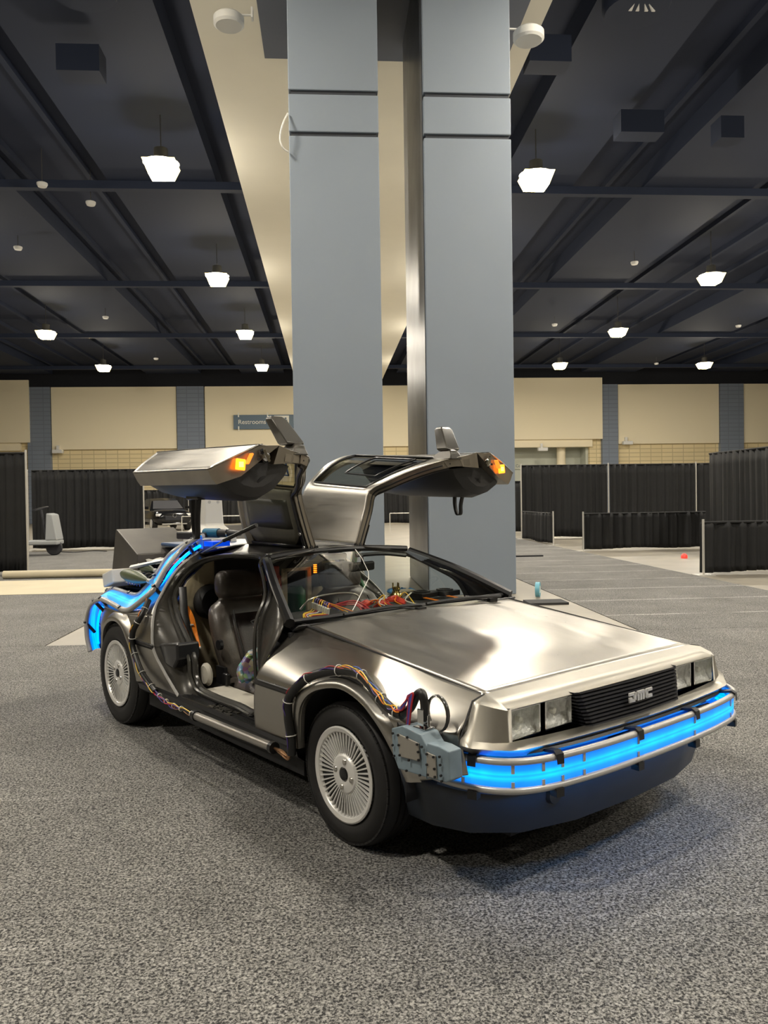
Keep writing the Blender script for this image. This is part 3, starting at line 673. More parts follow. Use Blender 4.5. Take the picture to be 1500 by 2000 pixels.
for s, side in ((-1, 'near'), (1, 'far')):
    fender = P('front_fender', skin(XFR, XFF, ztop, FL, lambda x, z: side_y(x, z, FARCH, True), s), 'steel', solid=.004, off=0, angle=60)
    P('belt_strip', join(*[grid([[(x, s * (side_y(x, .59, FARCH, True) + .004), z) for z in (.572, .601)] for x in [a + (b - a) * i / 12 for i in range(13)]]) for a, b in ((-.612, -.285), (.395, .60))]), 'black_trim', fender, solid=.006)
    q = P('rear_quarter', skin(XQR, XQF, ZQ, RL, lambda x, z: side_y(x, z, RARCH, False), s), 'steel', solid=.004, angle=60)
    P('belt_strip', grid([[(x, s * (yb(x) + .005), z) for z in (.572, .601)] for x in [-2.06 + .29 * i / 8 for i in range(9)]]), 'black_trim', q, solid=.006)
    rows = [[(-1.90, .87, .748), (-1.93, .838, .80), (-1.975, .778, .87), (-2.02, .71, .94), (-2.05, .625, 1.02), (-2.04, .55, 1.08), (-2.03, .46, 1.12)],
            [(-2.12, .882, .733), (-2.14, .85, .765), (-2.18, .79, .80), (-2.21, .71, .86), (-2.24, .63, .93), (-2.25, .55, .99), (-2.26, .46, 1.03)],
            [(-2.4, .888, .722), (-2.41, .86, .735), (-2.43, .80, .75), (-2.45, .73, .765), (-2.47, .65, .80), (-2.48, .57, .85), (-2.5, .48, .90)],
            [(-2.8, .845, .722), (-2.8, .825, .733), (-2.8, .79, .742), (-2.8, .72, .75), (-2.8, .65, .76), (-2.8, .57, .775), (-2.8, .48, .80)],
            [(-3.22, .675, .700), (-3.22, .665, .712), (-3.22, .65, .722), (-3.22, .63, .73), (-3.22, .60, .74), (-3.25, .57, .75), (-3.25, .48, .77)]]
    cols = [spline([r[k] for r in rows], 5) for k in range(7)]
    rr = [spline([c[i] for c in cols], 3) for i in range(len(cols[0]))]
    P('sail_panel', grid([mir(r, s) for r in rr]), 'steel', solid=.004)
    for pan, arch, front in ((fender, FARCH, True), (q, RARCH, False)):
        ctr = ((arch[0][0] + arch[-1][0]) / 2, .33); rws = [[] for _ in range(6)]
        for i, (ax, az) in enumerate(arch):
            dx, dz = ax - ctr[0], az - ctr[1]; L_ = math.hypot(dx, dz); dx /= L_; dz /= L_
            for r_, (dd, h_) in enumerate(((.0, -.02), (.0, .014), (.012, .019), (.028, .018), (.048, .010), (.066, .001))):
                xx, zz = ax + dx * dd, az + dz * dd; yo = side_y(xx, zz, arch, front); yi = side_y(ax, min(az, .6), arch, front)
                rws[r_].append((xx, s * (max(yo, yi * .6 + yo * .4 if dd < .03 else yo) + h_), zz))
        P('arch_lip', grid(rws), 'steel', pan, angle=60)
    # rocker and sill plate
    P('rocker', grid([mir([(x, .80, .352), (x, .905, .352), (x, .915, .335), (x, .905, .30), (x, .86, .265), (x, .80, .25)], s) for x in (-2.04, -1.5, -1.0, -.66, -.30)]), 'black_trim', angle=30)
    sp = P('sill_plate', join(box(-1.50, -.66, min(s * .80, s * .905), max(s * .80, s * .905), .345, .358), *[box(-1.46, -.70, min(s * y, s * (y + .004)), max(s * y, s * (y + .004)), .358, .361) for y in (.82, .832, .844, .872, .884, .894)]), 'black_trim', smooth=False)
    P('inner_sill', join(box(-1.42, -.72, min(s * .64, s * .80), max(s * .64, s * .80), .25, .385)), 'sill_white', smooth=False, bevel=.012)
    # wheel wells
    for cx, r in ((.03, .36), (-2.37, .37)):
        P('wheel_well', join(lathe([(r, .60), (r + .01, .885)], 24, 'Y', (cx, 0, .33), s, a0=-.1, a1=PI + .1), lathe([(0, .60), (r, .60)], 24, 'Y', (cx, 0, .33), s, a0=-.1, a1=PI + .1)), 'black_matt', solid=.004)
    # door jamb between outer cut and weatherstrip
    O = [(-.668, .90, .345), (-.612, .915, .60), (-.56, .81, .825), (-.70, .735, .895), (-.87, .650, .975), (-1.16, .525, 1.082), (-1.21, .17, 1.138), (-1.6, .16, 1.146), (-1.97, .20, 1.14), (-2.04, .50, 1.10),
         (-2.05, .62, 1.02), (-2.02, .71, .94), (-1.975, .778, .87), (-1.93, .838, .80), (-1.86, .89, .70), (-1.776, .925, .579), (-1.673, .913, .469), (-1.50, .903, .347), (-1.35, .90, .346), (-1.0, .90, .346)]
    I = [(-.78, .80, .39), (-.84, .765, .66), (-.872, .735, .81), (-.895, .67, .92), (-.99, .61, .985), (-1.17, .53, 1.068), (-1.30, .455, 1.098), (-1.6, .45, 1.098), (-1.86, .47, 1.075), (-1.95, .53, 1.04),
         (-2.0, .60, .98), (-2.02, .65, .90), (-1.99, .69, .84), (-1.91, .72, .78), (-1.76, .76, .705), (-1.60, .79, .63), (-1.51, .80, .54), (-1.49, .80, .44), (-1.38, .80, .378), (-1.0, .80, .372)]
    Mdl = [((a[0] + b[0]) / 2, (a[1] + b[1]) / 2 - .01, (a[2] + b[2]) / 2 - .012) for a, b in zip(O, I)]
    OO, MM, II = [spline(mir(q_, s), 5, True) for q_ in (O, Mdl, I)]
    P('door_jamb', grid([OO, MM, II], True), 'jamb', solid=.006)
    P('weatherstrip', join(tube(II, .018, 8, True), tube([v + Vector((0, s * .035, .004)) for v in II], .010, 6, True)), 'seal')
    P('edge_trim', tube(spline(mir(O[9:18], s), 6), .009, 6), 'tube_grey')
    # window pillar: dark sash beside the windscreen
    P('windscreen_pillar', tube(mir([(-.55, .775, .845), (-.87, .655, .985), (-1.17, .52, 1.092)], s), .026, 8, sm=6), 'black_trim')
    P('pillar_highlight_trim', tube(mir([(-.60, .775, .868), (-.88, .672, .995), (-1.17, .537, 1.095)], s), .006, 6, sm=6), 'alu')
# hood, cowl, roof, fascia
def hz(x, y):
    k = min(1, max(0, (.634 - x) / .25)); e = min(1, max(0, (.50 - (x + .5) * .10 - abs(y)) / .03))
    return ztop(x) + k * (.012 * (1 - (y / .704) ** 2) + .005 * e * e * (3 - 2 * e))
ys = [-.700 + 1.4 * i / 40 for i in range(41)]; xs = [-.50 + 1.134 * i / 24 for i in range(25)]
P('hood', grid([[(x - .03 * (1 - (y / .7) ** 2) * (1 - i / 24), y, hz(x, y) + .002) for y in ys] for i, x in enumerate(xs)]), 'steel', solid=.006, off=-1, angle=60)
for s in (-1, 1): P('hood_gap', tube([(-.53, s * .706, .833), (.06, s * .706, .7715), (.62, s * .7055, .7122)], lambda f_: .007 - .0045 * f_, 6), 'black_matt')
P('cowl', grid([[(x, y, .835 - (.03 if i == 1 else 0)) for y in (-.76, -.4, 0, .4, .76)] for i, x in enumerate((-.60, -.55, -.50))]), 'black_trim', solid=.01)
def wiper(y0, y1, x0, x1, z0=.858):
    w_ = P('wiper', tube([(x0, y0, z0), ((x0 + x1) / 2 + .01, (y0 + y1) / 2, z0 + .012), (x1, y1, z0)], .009, 6, sm=5), 'black_trim')
    P('wiper_arm', join(tube([(-.50, y1 - .05, .84), ((x0 + x1) / 2, (y0 + y1) / 2, z0 + .02)], .007, 6), cbox((-.50, y1 - .05, .842), (.05, .06, .02))), 'black_trim', w_)
wiper(-.48, .05, -.52, -.515); wiper(.08, .60, -.53, -.47)
B = []   # windscreen: bottom to top
for i in range(9):
    t = i / 8; row = []
    for j in range(17):
        q = -1 + j / 8; y = q * (.741 + (.505 - .741) * t); x = -.585 + (-1.176 + .585) * t; z = .846 + (1.108 - .846) * t + .022 * math.sin(PI * t)
        x += (1 - q * q) * (.01 * (1 - t) - .05 * t); z += (1 - q * q) * .020 * t
        row.append((x, y, z))
    B.append(row)
ws = P('windshield', grid(B), 'glass')
P('crack', tube([(-1.12, .055, 1.128), (-1.0, .01, 1.085), (-.86, -.055, 1.02), (-.80, -.10, .99), (-.62, -.33, .885), (-.588, -.375, .862)], .0022, 5), 'tie', ws)
P('windshield_frame', join(tube(B[0], .012, 6), tube(B[-1], .018, 8)), 'black_trim')
P('roof_header', grid([[(r[0] + dx, r[1] * k, r[2] + dz) for r in B[-1]] for dx, k, dz in ((0.01, 1, .006), (-.04, .98, .014), (-.10, .93, .012))]), 'jamb', solid=.01)
P('roof_spine', grid([[(x, y, z + .008 * (1 - (y / .17) ** 2)) for y in (-.17, -.15, -.08, 0, .08, .15, .17)] for x, z in ((-1.21, 1.135), (-1.4, 1.15), (-1.7, 1.152), (-1.97, 1.145), (-2.05, 1.12))]), 'black_trim', solid=.03, off=-1)
P('roof_rear', grid([[(x, y, z - .05 * (y / .5) ** 2) for y in [-.5 + .1 * i for i in range(11)]] for x, z in ((-1.96, 1.145), (-2.03, 1.145), (-2.10, 1.12))]), 'black_trim', solid=.01)
P('engine_deck', grid([[(x, y, z) for y in (-.52, -.3, 0, .3, .52)] for x, z in ((-2.06, 1.10), (-2.3, .98), (-2.55, .87), (-2.9, .80), (-3.28, .79))]), 'black_matt', solid=.01)
P('rear_panel', box(-3.25, -3.21, -.62, .62, .35, .80), 'black_trim', smooth=False, bevel=.01)
P('rear_bumper', grid([[(-3.28 + .5 * max(0, abs(y) - .55), y, z) for y in [-.72 + .12 * i for i in range(13)]] for z in (.36, .52)]), 'black_trim', solid=.03)
P('underbody', join(box(-3.2, .66, -.60, .60, .17, .30), box(-2.0, -.32, -.86, .86, .20, .275), box(-.30, .60, -.58, .58, .30, .62), box(.42, .62, -.68, .68, .25, .42)), 'black_matt', smooth=False)
# fascia
half = [((.634, .704, .711), (.644, .775, .697), (.673, .868, .590), (.680, .880, .572), (.668, .86, .552)),
        ((.634, .702, .711), (.672, .765, .690), (.700, .835, .580), (.716, .855, .564), (.700, .84, .542)),
        ((.634, .700, .711), (.715, .745, .683), (.738, .775, .570), (.752, .800, .555), (.735, .79, .532)),
        ((.634, .697, .711), (.748, .715, .675), (.756, .716, .563), (.790, .745, .550), (.775, .735, .526)),
        ((.634, .680, .711), (.752, .695, .675), (.757, .695, .562), (.812, .700, .549), (.80, .69, .525))]
cen = [((.634, y, .711 + .003 * (1 - (y / .7) ** 2)), (.752 + .01 * (1 - (y / .7) ** 2), y, .675), (.757 + .04 * (1 - (y / .7) ** 2), y, .562 - .010 * (1 - (y / .7) ** 2)), (.815 + .044 * (1 - (y / .7) ** 2), y, .549), (.80 + .044 * (1 - (y / .7) ** 2), y, .525)) for y in [.69 - .0575 * i for i in range(1, 24)]]
colsF = [tuple((p[0], -p[1], p[2]) for p in c) for c in half] + [tuple((p[0], -p[1], p[2]) for p in c) for c in cen] + list(reversed(half))
V, F = grid([[c[r] for c in colsF] for r in range(5)])
n = len(colsF); keep = []
for q in F:
    r = min(q) // n; j = min(i % n for i in q)
    if r == 1 and 4 <= j <= n - 6: continue
    keep.append(q)
fas = P('front_fascia', (V, keep), 'steel_satin', solid=.005, angle=28)
P('fascia_recess', join(box(.655, .665, -.70, .70, .55, .69), box(.70, .75, -.705, -.697, .555, .68), box(.70, .75, .697, .705, .555, .68)), 'grille_blk', smooth=False)
for s in (-1, 1): P('fascia_seam', tube(mir([(.634, .706, .711), (.642, .775, .699), (.655, .81, .665), (.671, .845, .63), (.672, .868, .59), (.675, .878, .57)], s), .004, 5), 'black_matt')
def lampunit(y0, y1, xx, kind):
    x = xx; fr = P('headlight', join(box(x - .03, x + .002, y0, y1, .561, .569), box(x - .03, x + .002, y0, y1, .669, .677), box(x - .03, x + .002, y0, y0 + .008, .561, .677), box(x - .03, x + .002, y1 - .008, y1, .561, .677)), 'chrome', smooth=False)
    P('reflector', grid([[(x - .045 + .035 * ((a - 5) ** 2 + (b - 5) ** 2) / 50, y0 + .008 + (y1 - y0 - .016) * a / 10, .569 + .10 * b / 10) for a in range(11)] for b in range(11)]), 'lamp_back', fr)
    P('bulb', lathe([(0, 0), (.012, 0), (.012, .02), (0, .026)], 12, 'X', (x - .04, (y0 + y1) / 2, .62)), 'white_plastic', fr)
    g = P('lens', grid([[(x - .002 + .003 * (1 - ((a - 4) / 4) ** 2), y0 + .006 + (y1 - y0 - .012) * a / 8, z) for a in range(9)] for z in (.567, .60, .64, .671)]), 'lamp_glass', fr)
    if kind: P('lens_ribs', join(*[box(x - .001, x + .001, y0 + .01 + (y1 - y0 - .02) * k / 22, y0 + .0115 + (y1 - y0 - .02) * k / 22, .60, .668) for k in range(23)]), 'lamp_glass', fr, smooth=False)
for s in (-1, 1):
    for a, b, k in ((.534, .700, 1), (.345, .508, 0)):
        lampunit(min(s * a, s * b), max(s * a, s * b), .750, k)
# grille: ribbed trapezoid block
gr = []
for k in range(60):
    z = .683 - (.683 - .548) * k / 59; ph = (k % 6) / 6
    d = .016 if ph < .6 else 0; wv = .345 - .040 * (k / 59) + (d * .8); xx = .762 + .035 * (k / 59) + d
    gr.append([(.72, -wv, z), (xx - .012, -wv, z), (xx, -wv + .02, z), (xx + .012, 0, z), (xx, wv - .02, z), (xx - .012, wv, z), (.72, wv, z)])
g = P('grille', grid(gr), 'grille_blk', smooth=False)
def logo(parent, place, m, depth, k=1.0):
    # three blocky letters, D open to the left, M, C
    cell = []
    def R(x0, x1, z0, z1): cell.append(prism([(x0 * k, z0 * k), (x1 * k, z0 * k), (x1 * k, z1 * k), (x0 * k, z1 * k)], -depth, 0))
    R(-.080, -.040, .026, .038); R(-.050, -.034, .006, .036); R(-.080, -.040, 0, .012); R(-.080, -.062, .0, .020)
    R(-.024, .024, .026, .038); R(-.024, -.012, 0, .03); R(-.006, .006, 0, .03); R(.012, .024, 0, .03)
    R(.040, .080, .026, .038); R(.034, .050, .002, .036); R(.040, .080, 0, .012)
    d = join(*cell); return P('maker_badge', xf(d, place), m, parent, smooth=False)
logo(g, Matrix.Translation((.822, -.003, .607)) @ Matrix.Rotation(PI / 2, 4, 'Z'), 'logo', .006)
logo(car, Matrix.Translation((-1.03, -.848, .359)) @ Matrix.Rotation(0, 4, 'Z') @ Matrix.Rotation(-PI / 2, 4, 'X') @ Matrix.Scale(-1, 4, (0, 0, 1)), 'seal', .005, 1.5)
# bumper core, air dam, light band at the front
def barpath(z, k=1.0, dx=0.0):
    h = [(.52, .86), (.62, .852), (.70, .832), (.775, .795), (.83, .735), (.868, .64), (.89, .5), (.905, .3), (.91, 0)]
    L_ = [(x + dx, -y * k, z) for x, y in h] + [(x + dx, y * k, z) for x, y in reversed(h[:-1])]
    return spline(L_, 6)
P('bumper_core', grid([barpath(z, .96, -.085) for z in (.535, .50, .40, .38)]), 'dark_blue', solid=.02)  # black bumper with the blue of the LED light put into its colour
P('bumper_upper_trim', tube(barpath(.528, .97, -.055), .011, 6), 'black_trim')
P('air_dam', grid([[(x * k + dx, y * ky, z) for x, y in [(.30, -.80), (.44, -.80), (.58, -.745), (.70, -.60), (.76, -.35), (.775, 0), (.76, .35), (.70, .60), (.58, .745), (.44, .80), (.30, .80)]] for z, k, ky, dx in ((.40, 1.0, 1.06, 0.02), (.33, 1.0, 1.04, .03), (.25, 1.0, 1.0, .01), (.20, 1, .98, .0), (.19, .96, .95, -.01))]), 'dam_paint', solid=.012)
tow = P('tow_cap', lathe([(.0, .0), (.035, 0), (.04, -.02), (.04, -.04)], 16, 'X', (.775, -.48, .33)), 'black_trim')
band = P('front_light_band', (lambda a, b: grid([a, b]))(barpath(.508, 1, .002), barpath(.432, 1, .002)), 'led')
me = band.data; nn = len(barpath(.5))
def set_uv(o, n_across, n_along):
    me = o.data; ul = me.uv_layers.new(name='UVMap')
    for lp in me.loops:
        vi = lp.vertex_index; ul.data[lp.index].uv = ((vi % n_along) / n_along, (vi // n_along) / (n_across - 1))
set_uv(band, 2, nn)
P('band_rail', tube(barpath(.520), .013, 10), 'tube_grey', band); P('band_rail', tube(barpath(.420), .013, 10), 'tube_grey', band)
bp_ = barpath(.5); P('led_core', tube(barpath(.47, .96, -.05)[4:-4], .006, 6), 'led_blue', band)
P('dam_fill_strip', tube(barpath(.414, .985, -.018)[14:-10], .004, 6), 'dam_fill', band)  # hidden strip added to throw blue onto the air dam
for yq in (-.845, -.76, -.66, -.58, -.47, -.13, .27, .62, .80):
    i = min(range(8, len(bp_) - 2), key=lambda q: abs(bp_[q].y - yq)); p = bp_[i]; t_ = (bp_[i + 1] - bp_[i - 1]).normalized(); a = math.atan2(t_.y, t_.x)
    P('band_clip', cbox((p.x, p.y, .50), (.012, .012, .04), (0, 0, a)), 'tube_grey', band, smooth=False)
    P('band_clip', cbox((p.x, p.y, .436), (.012, .012, .03), (0, 0, a)), 'tube_grey', band, smooth=False)
for yq in (-.83, -.60, -.17, .25, .66):
    i = min(range(8, len(bp_) - 2), key=lambda q: abs(bp_[q].y - yq)); p = bp_[i]; t_ = (bp_[i + 1] - bp_[i - 1]).normalized(); nrm = Vector((t_.y, -t_.x, 0)); nrm = nrm if nrm.x * (p.x - .3) + nrm.y * p.y > 0 else -nrm
    d_ = [Vector((p.x, p.y, 0)) + nrm * o_ + Vector((0, 0, z)) for o_, z in ((-.11, .520), (-.05, .532), (.0, .540), (.017, .530), (.020, .505))]
    rows = []
    for q in d_: rows.append([q + t_ * .016 + Vector((0, 0, .004)), q - t_ * .016 + Vector((0, 0, .004)), q - t_ * .016 - Vector((0, 0, .006)), q + t_ * .016 - Vector((0, 0, .006))])
    P('band_bracket', grid(rows, True, True), 'black_trim', band, smooth=False)
    P('bracket_foot', cbox((p.x, p.y, .398), (.035, .035, .03), (0, 0, math.atan2(t_.y, t_.x))), 'black_trim', band, smooth=False)
for y in (-.16, .42): P('bumper_light', cbox((.842, y, .485), (.02, .16, .05)), 'grille_blk', smooth=False, bevel=.006)
# control box on the near front corner, with plates, bolts, clamp and cable loop
bx = P('connector_box', join(prism([(.440, .600), (.50, .622), (.595, .612), (.618, .588), (.632, .576), (.628, .47), (.475, .462), (.445, .51)], -.985, -.90),
      prism([(.628, .590), (.690, .592), (.735, .585), (.740, .490), (.72, .478), (.628, .470)], -.985, -.925)), 'box_blue', smooth=False, bevel=.004)
P('cover_plate', prism([(.480, .592), (.592, .582), (.597, .520), (.490, .512)], -.992, -.985), 'box_plate', bx, smooth=False, bevel=.002)
P('cover_plate', prism([(.632, .562), (.676, .558), (.682, .482), (.634, .478)], -.992, -.985), 'box_plate', bx, smooth=False, bevel=.002)
for x, z in ((.487, .588), (.536, .591), (.588, .578), (.593, .553), (.594, .525), (.543, .512), (.494, .518), (.490, .553), (.458, .588), (.456, .545), (.464, .508), (.53, .472), (.60, .474), (.612, .575),
             (.637, .556), (.670, .554), (.637, .520), (.674, .515), (.640, .486), (.676, .488), (.70, .562), (.703, .535), (.706, .50), (.709, .482)):
    P('bolt', lathe([(.0045, 0), (.0045, .006), (0, .007)], 8, 'Y', (x, -.991, z), -1), 'black_trim', bx)
P('strap_clamp', join(cbox((.553, -.925, .640), (.045, .012, .05)), cbox((.553, -.945, .655), (.03, .004, .06)), cbox((.553, -.93, .618), (.06, .05, .006))), 'chrome', bx, smooth=False, bevel=.003)
P('ring_bracket', tube([(.60 + .052 * math.cos(a), -.905, .672 + .062 * math.sin(a)) for a in [k * PI / 10 for k in range(-4, 13)]], .010, 6, flat=.4), 'seal', bx)
# cables
def bundle(name, pts, r, wires, parent=None, ties=6, seed=0, tie_r=None):
    c = P(name, tube(pts, r, 10, sm=6), 'cable_blk', parent); sp_ = spline(pts, 10); N_ = len(sp_)
    for k, (m_, off, fr, to) in enumerate(wires):
        L_ = []
        for i, p in enumerate(sp_):
            f_ = i / (N_ - 1)
            if not fr <= f_ <= to: continue
            L_.append(p + Vector((.004 * math.sin(i * .5 + k), off[0] + .004 * math.sin(i * .37 + 2 * k), off[1] + .005 * math.cos(i * .43 + k))))
        P('wire', tube(L_, .0026, 5), m_, c)
    for k in range(ties):
        i = int((k + .6) / ties * (N_ - 2)) + 1; p = sp_[i]; t_ = (sp_[min(i + 1, N_ - 1)] - sp_[i - 1]).normalized()
        a = t_.orthogonal().normalized(); b_ = t_.cross(a); rr_ = (tie_r or r * 1.16)
        P('cable_tie', tube([p + a * rr_ * math.cos(q) + b_ * rr_ * math.sin(q) for q in [j * PI / 6 for j in range(12)]], .0022, 5, True), 'tie', c)
    return c
bundle('front_cable', [(-.28, -.95, .325), (-.278, -.953, .40), (-.298, -.953, .49), (-.284, -.955, .574), (-.203, -.945, .65), (-.126, -.925, .693), (-.012, -.905, .726), (.106, -.90, .740), (.18, -.91, .735), (.269, -.925, .700), (.345, -.935, .665), (.403, -.94, .648), (.45, -.94, .645)], .020,
       [('wire_red', (-.012, .016), .25, .55), ('wire_purple', (-.014, .010), .2, 1), ('wire_yellow', (-.012, .02), .5, 1), ('wire_orange', (-.016, .014), .55, 1), ('wire_purple', (-.018, 0), 0, .3), ('wire_blue', (-.01, .022), .55, 1)], ties=7)
P('cable_loop', tube([(.45, -.94, .645), (.485, -.93, .675), (.515, -.925, .725), (.540, -.925, .735), (.553, -.925, .70), (.553, -.925, .64)], .016, 10, sm=6), 'cable_blk')
for k, m_ in enumerate(('wire_red', 'wire_purple', 'wire_purple', 'wire_blue', 'wire_red')):
    P('loose_wire', tube([(.43, -.955 + .004 * k, .66), (.47, -.955, .67 + .004 * k), (.495 + .006 * k, -.95, .725 + .003 * k), (.50 + .004 * k, -.955, .69), (.492 + .003 * k, -.955, .62)], .004, 6, sm=5), m_)
bundle('rear_cable', [(-2.02, -.845, .83), (-1.99, -.89, .77), (-1.985, -.925, .72), (-2.012, -.95, .653), (-2.027, -.95, .573), (-1.979, -.95, .503), (-1.894, -.95, .425), (-1.797, -.95, .381), (-1.70, -.95, .345)], .018,
       [('wire_orange', (-.014, .008), 0, .4), ('wire_yellow', (-.016, .0), .3, 1), ('wire_purple', (-.014, -.006), .45, 1), ('wire_red', (-.012, -.01), .6, 1)], ties=6)
bundle('sill_cable', [(-1.70, -.95, .345), (-1.60, -.952, .325), (-1.523, -.95, .313), (-1.42, -.95, .311), (-1.331, -.95, .313), (-1.2, -.95, .309)], .008,
       [('wire_purple', (-.008, .006), 0, .8), ('wire_yellow', (-.006, .01), .3, 1), ('wire_red', (-.01, 0), 0, .6), ('copper', (-.008, -.004), .5, 1), ('wire_purple', (-.01, -.006), .0, .7)], ties=5, tie_r=.013)
pp = P('sill_pipe', tube([(-1.2, -.95, .309), (-.43, -.95, .321)], .021, 14), 'pipe')
P('pipe_collar', join(tube([(-1.215, -.95, .309), (-1.185, -.95, .3095)], .027, 14), tube([(-.445, -.95, .3205), (-.42, -.95, .321)], .027, 14)), 'black_trim', pp)
P('copper_wire', join(*[tube([(-.42, -.95, .321), (-.36, -.95 + dy, .318 + dz), (-.31, -.95, .305 + dz), (-.29, -.952, .33)], .0055, 6, sm=4) for dy, dz in ((-.01, .006), (.006, 0), (-.004, -.008))]), 'copper')
# ------------------------------------------------------------------ wheels
def wheel(x, s, R, wd, yc, rr_):
    """R tyre radius, wd width, yc centre, rr_ rim radius"""
    yo = yc + wd / 2; h = lambda v: v
    prof = [(rr_ - .005, -.02 - wd * .75), (rr_ + .01, -wd), (R - .03, -wd + .0), (R - .004, -wd + .03)]
    tr = [(R - .004, -wd + .03)]
    for k in range(5):
        a = -wd + .035 + (wd - .07) * k / 4
        if 0 < k < 4: tr += [(R, a - .005), (R - .008, a - .003), (R - .008, a + .003), (R, a + .005)]
    prof += tr[1:] + [(R - .004, -.03), (R - .018, -.012), (R - .04, -.001), (rr_ + .045, .004), (rr_ + .03, .002), (rr_ + .012, -.006), (rr_ + .002, -.012), (rr_ - .01, -.03)]
    tyre = P('wheel', lathe(prof, 72, 'Y', (x, s * yo, R), s), 'tyre')
    # sidewall / shoulder tread blocks
    V, F = [], []
    blocks = [xf(cbox((0, -.022, R - .0165), (.0265, .026, .008)), Matrix.Rotation(2 * PI * k / 60, 4, 'Y')) for k in range(60)]
    P('tread_block', xf(join(*blocks), Matrix.Translation((x, s * yo, R)) @ Matrix.Scale(s, 4, (0, 1, 0))), 'tyre', tyre, smooth=False)
    rim = [(rr_ + .004, -.004), (rr_ + .004, .0), (rr_ - .002, .003), (rr_ - .018, -.002), (rr_ - .024, -.012), (rr_ - .03, -.045)]
    hub = [(.088, -.022), (.084, -.014), (.074, -.007), (.055, -.004), (.03, -.006), (.026, -.012), (0, -.012)]
    parts = [lathe(rim, 72, 'Y', (0, 0, 0)), lathe(hub, 48, 'Y', (0, 0, 0)), lathe([(rr_ - .02, -.06), (rr_ - .025, -wd * .7)], 40, 'Y')]
    nb = 48; r0, r1 = .080, rr_ - .020
    for k in range(nb):
        m_ = Matrix.Rotation(2 * PI * k / nb, 4, 'Y')
        w0, w1 = .0024, .0046
        bl = ([(-w0, -.040, r0), (w0, -.040, r0), (w0, -.012, r0), (-w0, -.012, r0), (-w1, -.040, r1), (w1, -.040, r1), (w1 * .7, -.006, r1), (-w1 * .7, -.006, r1)],
              [(0, 1, 2, 3), (4, 7, 6, 5), (0, 4, 5, 1), (1, 5, 6, 2), (2, 6, 7, 3), (3, 7, 4, 0)])
        parts.append(xf(bl, m_))
    T = Matrix.Translation((x, s * yo, R)) @ Matrix.Scale(s, 4, (0, 1, 0))
    P('rim', xf(join(*parts), T), 'alloy', tyre, angle=25)
    P('spoke_gap_disc', xf(lathe([(.085, -.0165), (rr_ - .022, -.0165)], 40, 'Y'), T), 'black_matt', tyre)  # black disc added close behind the blades, stands in for shade in the gaps
    P('centre_cap', xf(lathe([(.024, -.012), (.024, -.002), (.02, .0), (0, 0)], 24, 'Y'), T), 'black_trim', tyre)
    for k in range(4):
        a = PI / 4 + k * PI / 2 + (.35 if x < -1 else .6)
        P('lug_nut', xf(lathe([(.014, -.008), (.012, -.001), (.009, .001), (0, .002)], 12, 'Y', (.055 * math.cos(a), 0, .055 * math.sin(a))), T), 'alu', tyre)
for s in (-1, 1):
    wheel(0.0, s, .295, .195, .787, .193); wheel(-2.413, s, .33, .235, .785, .207)
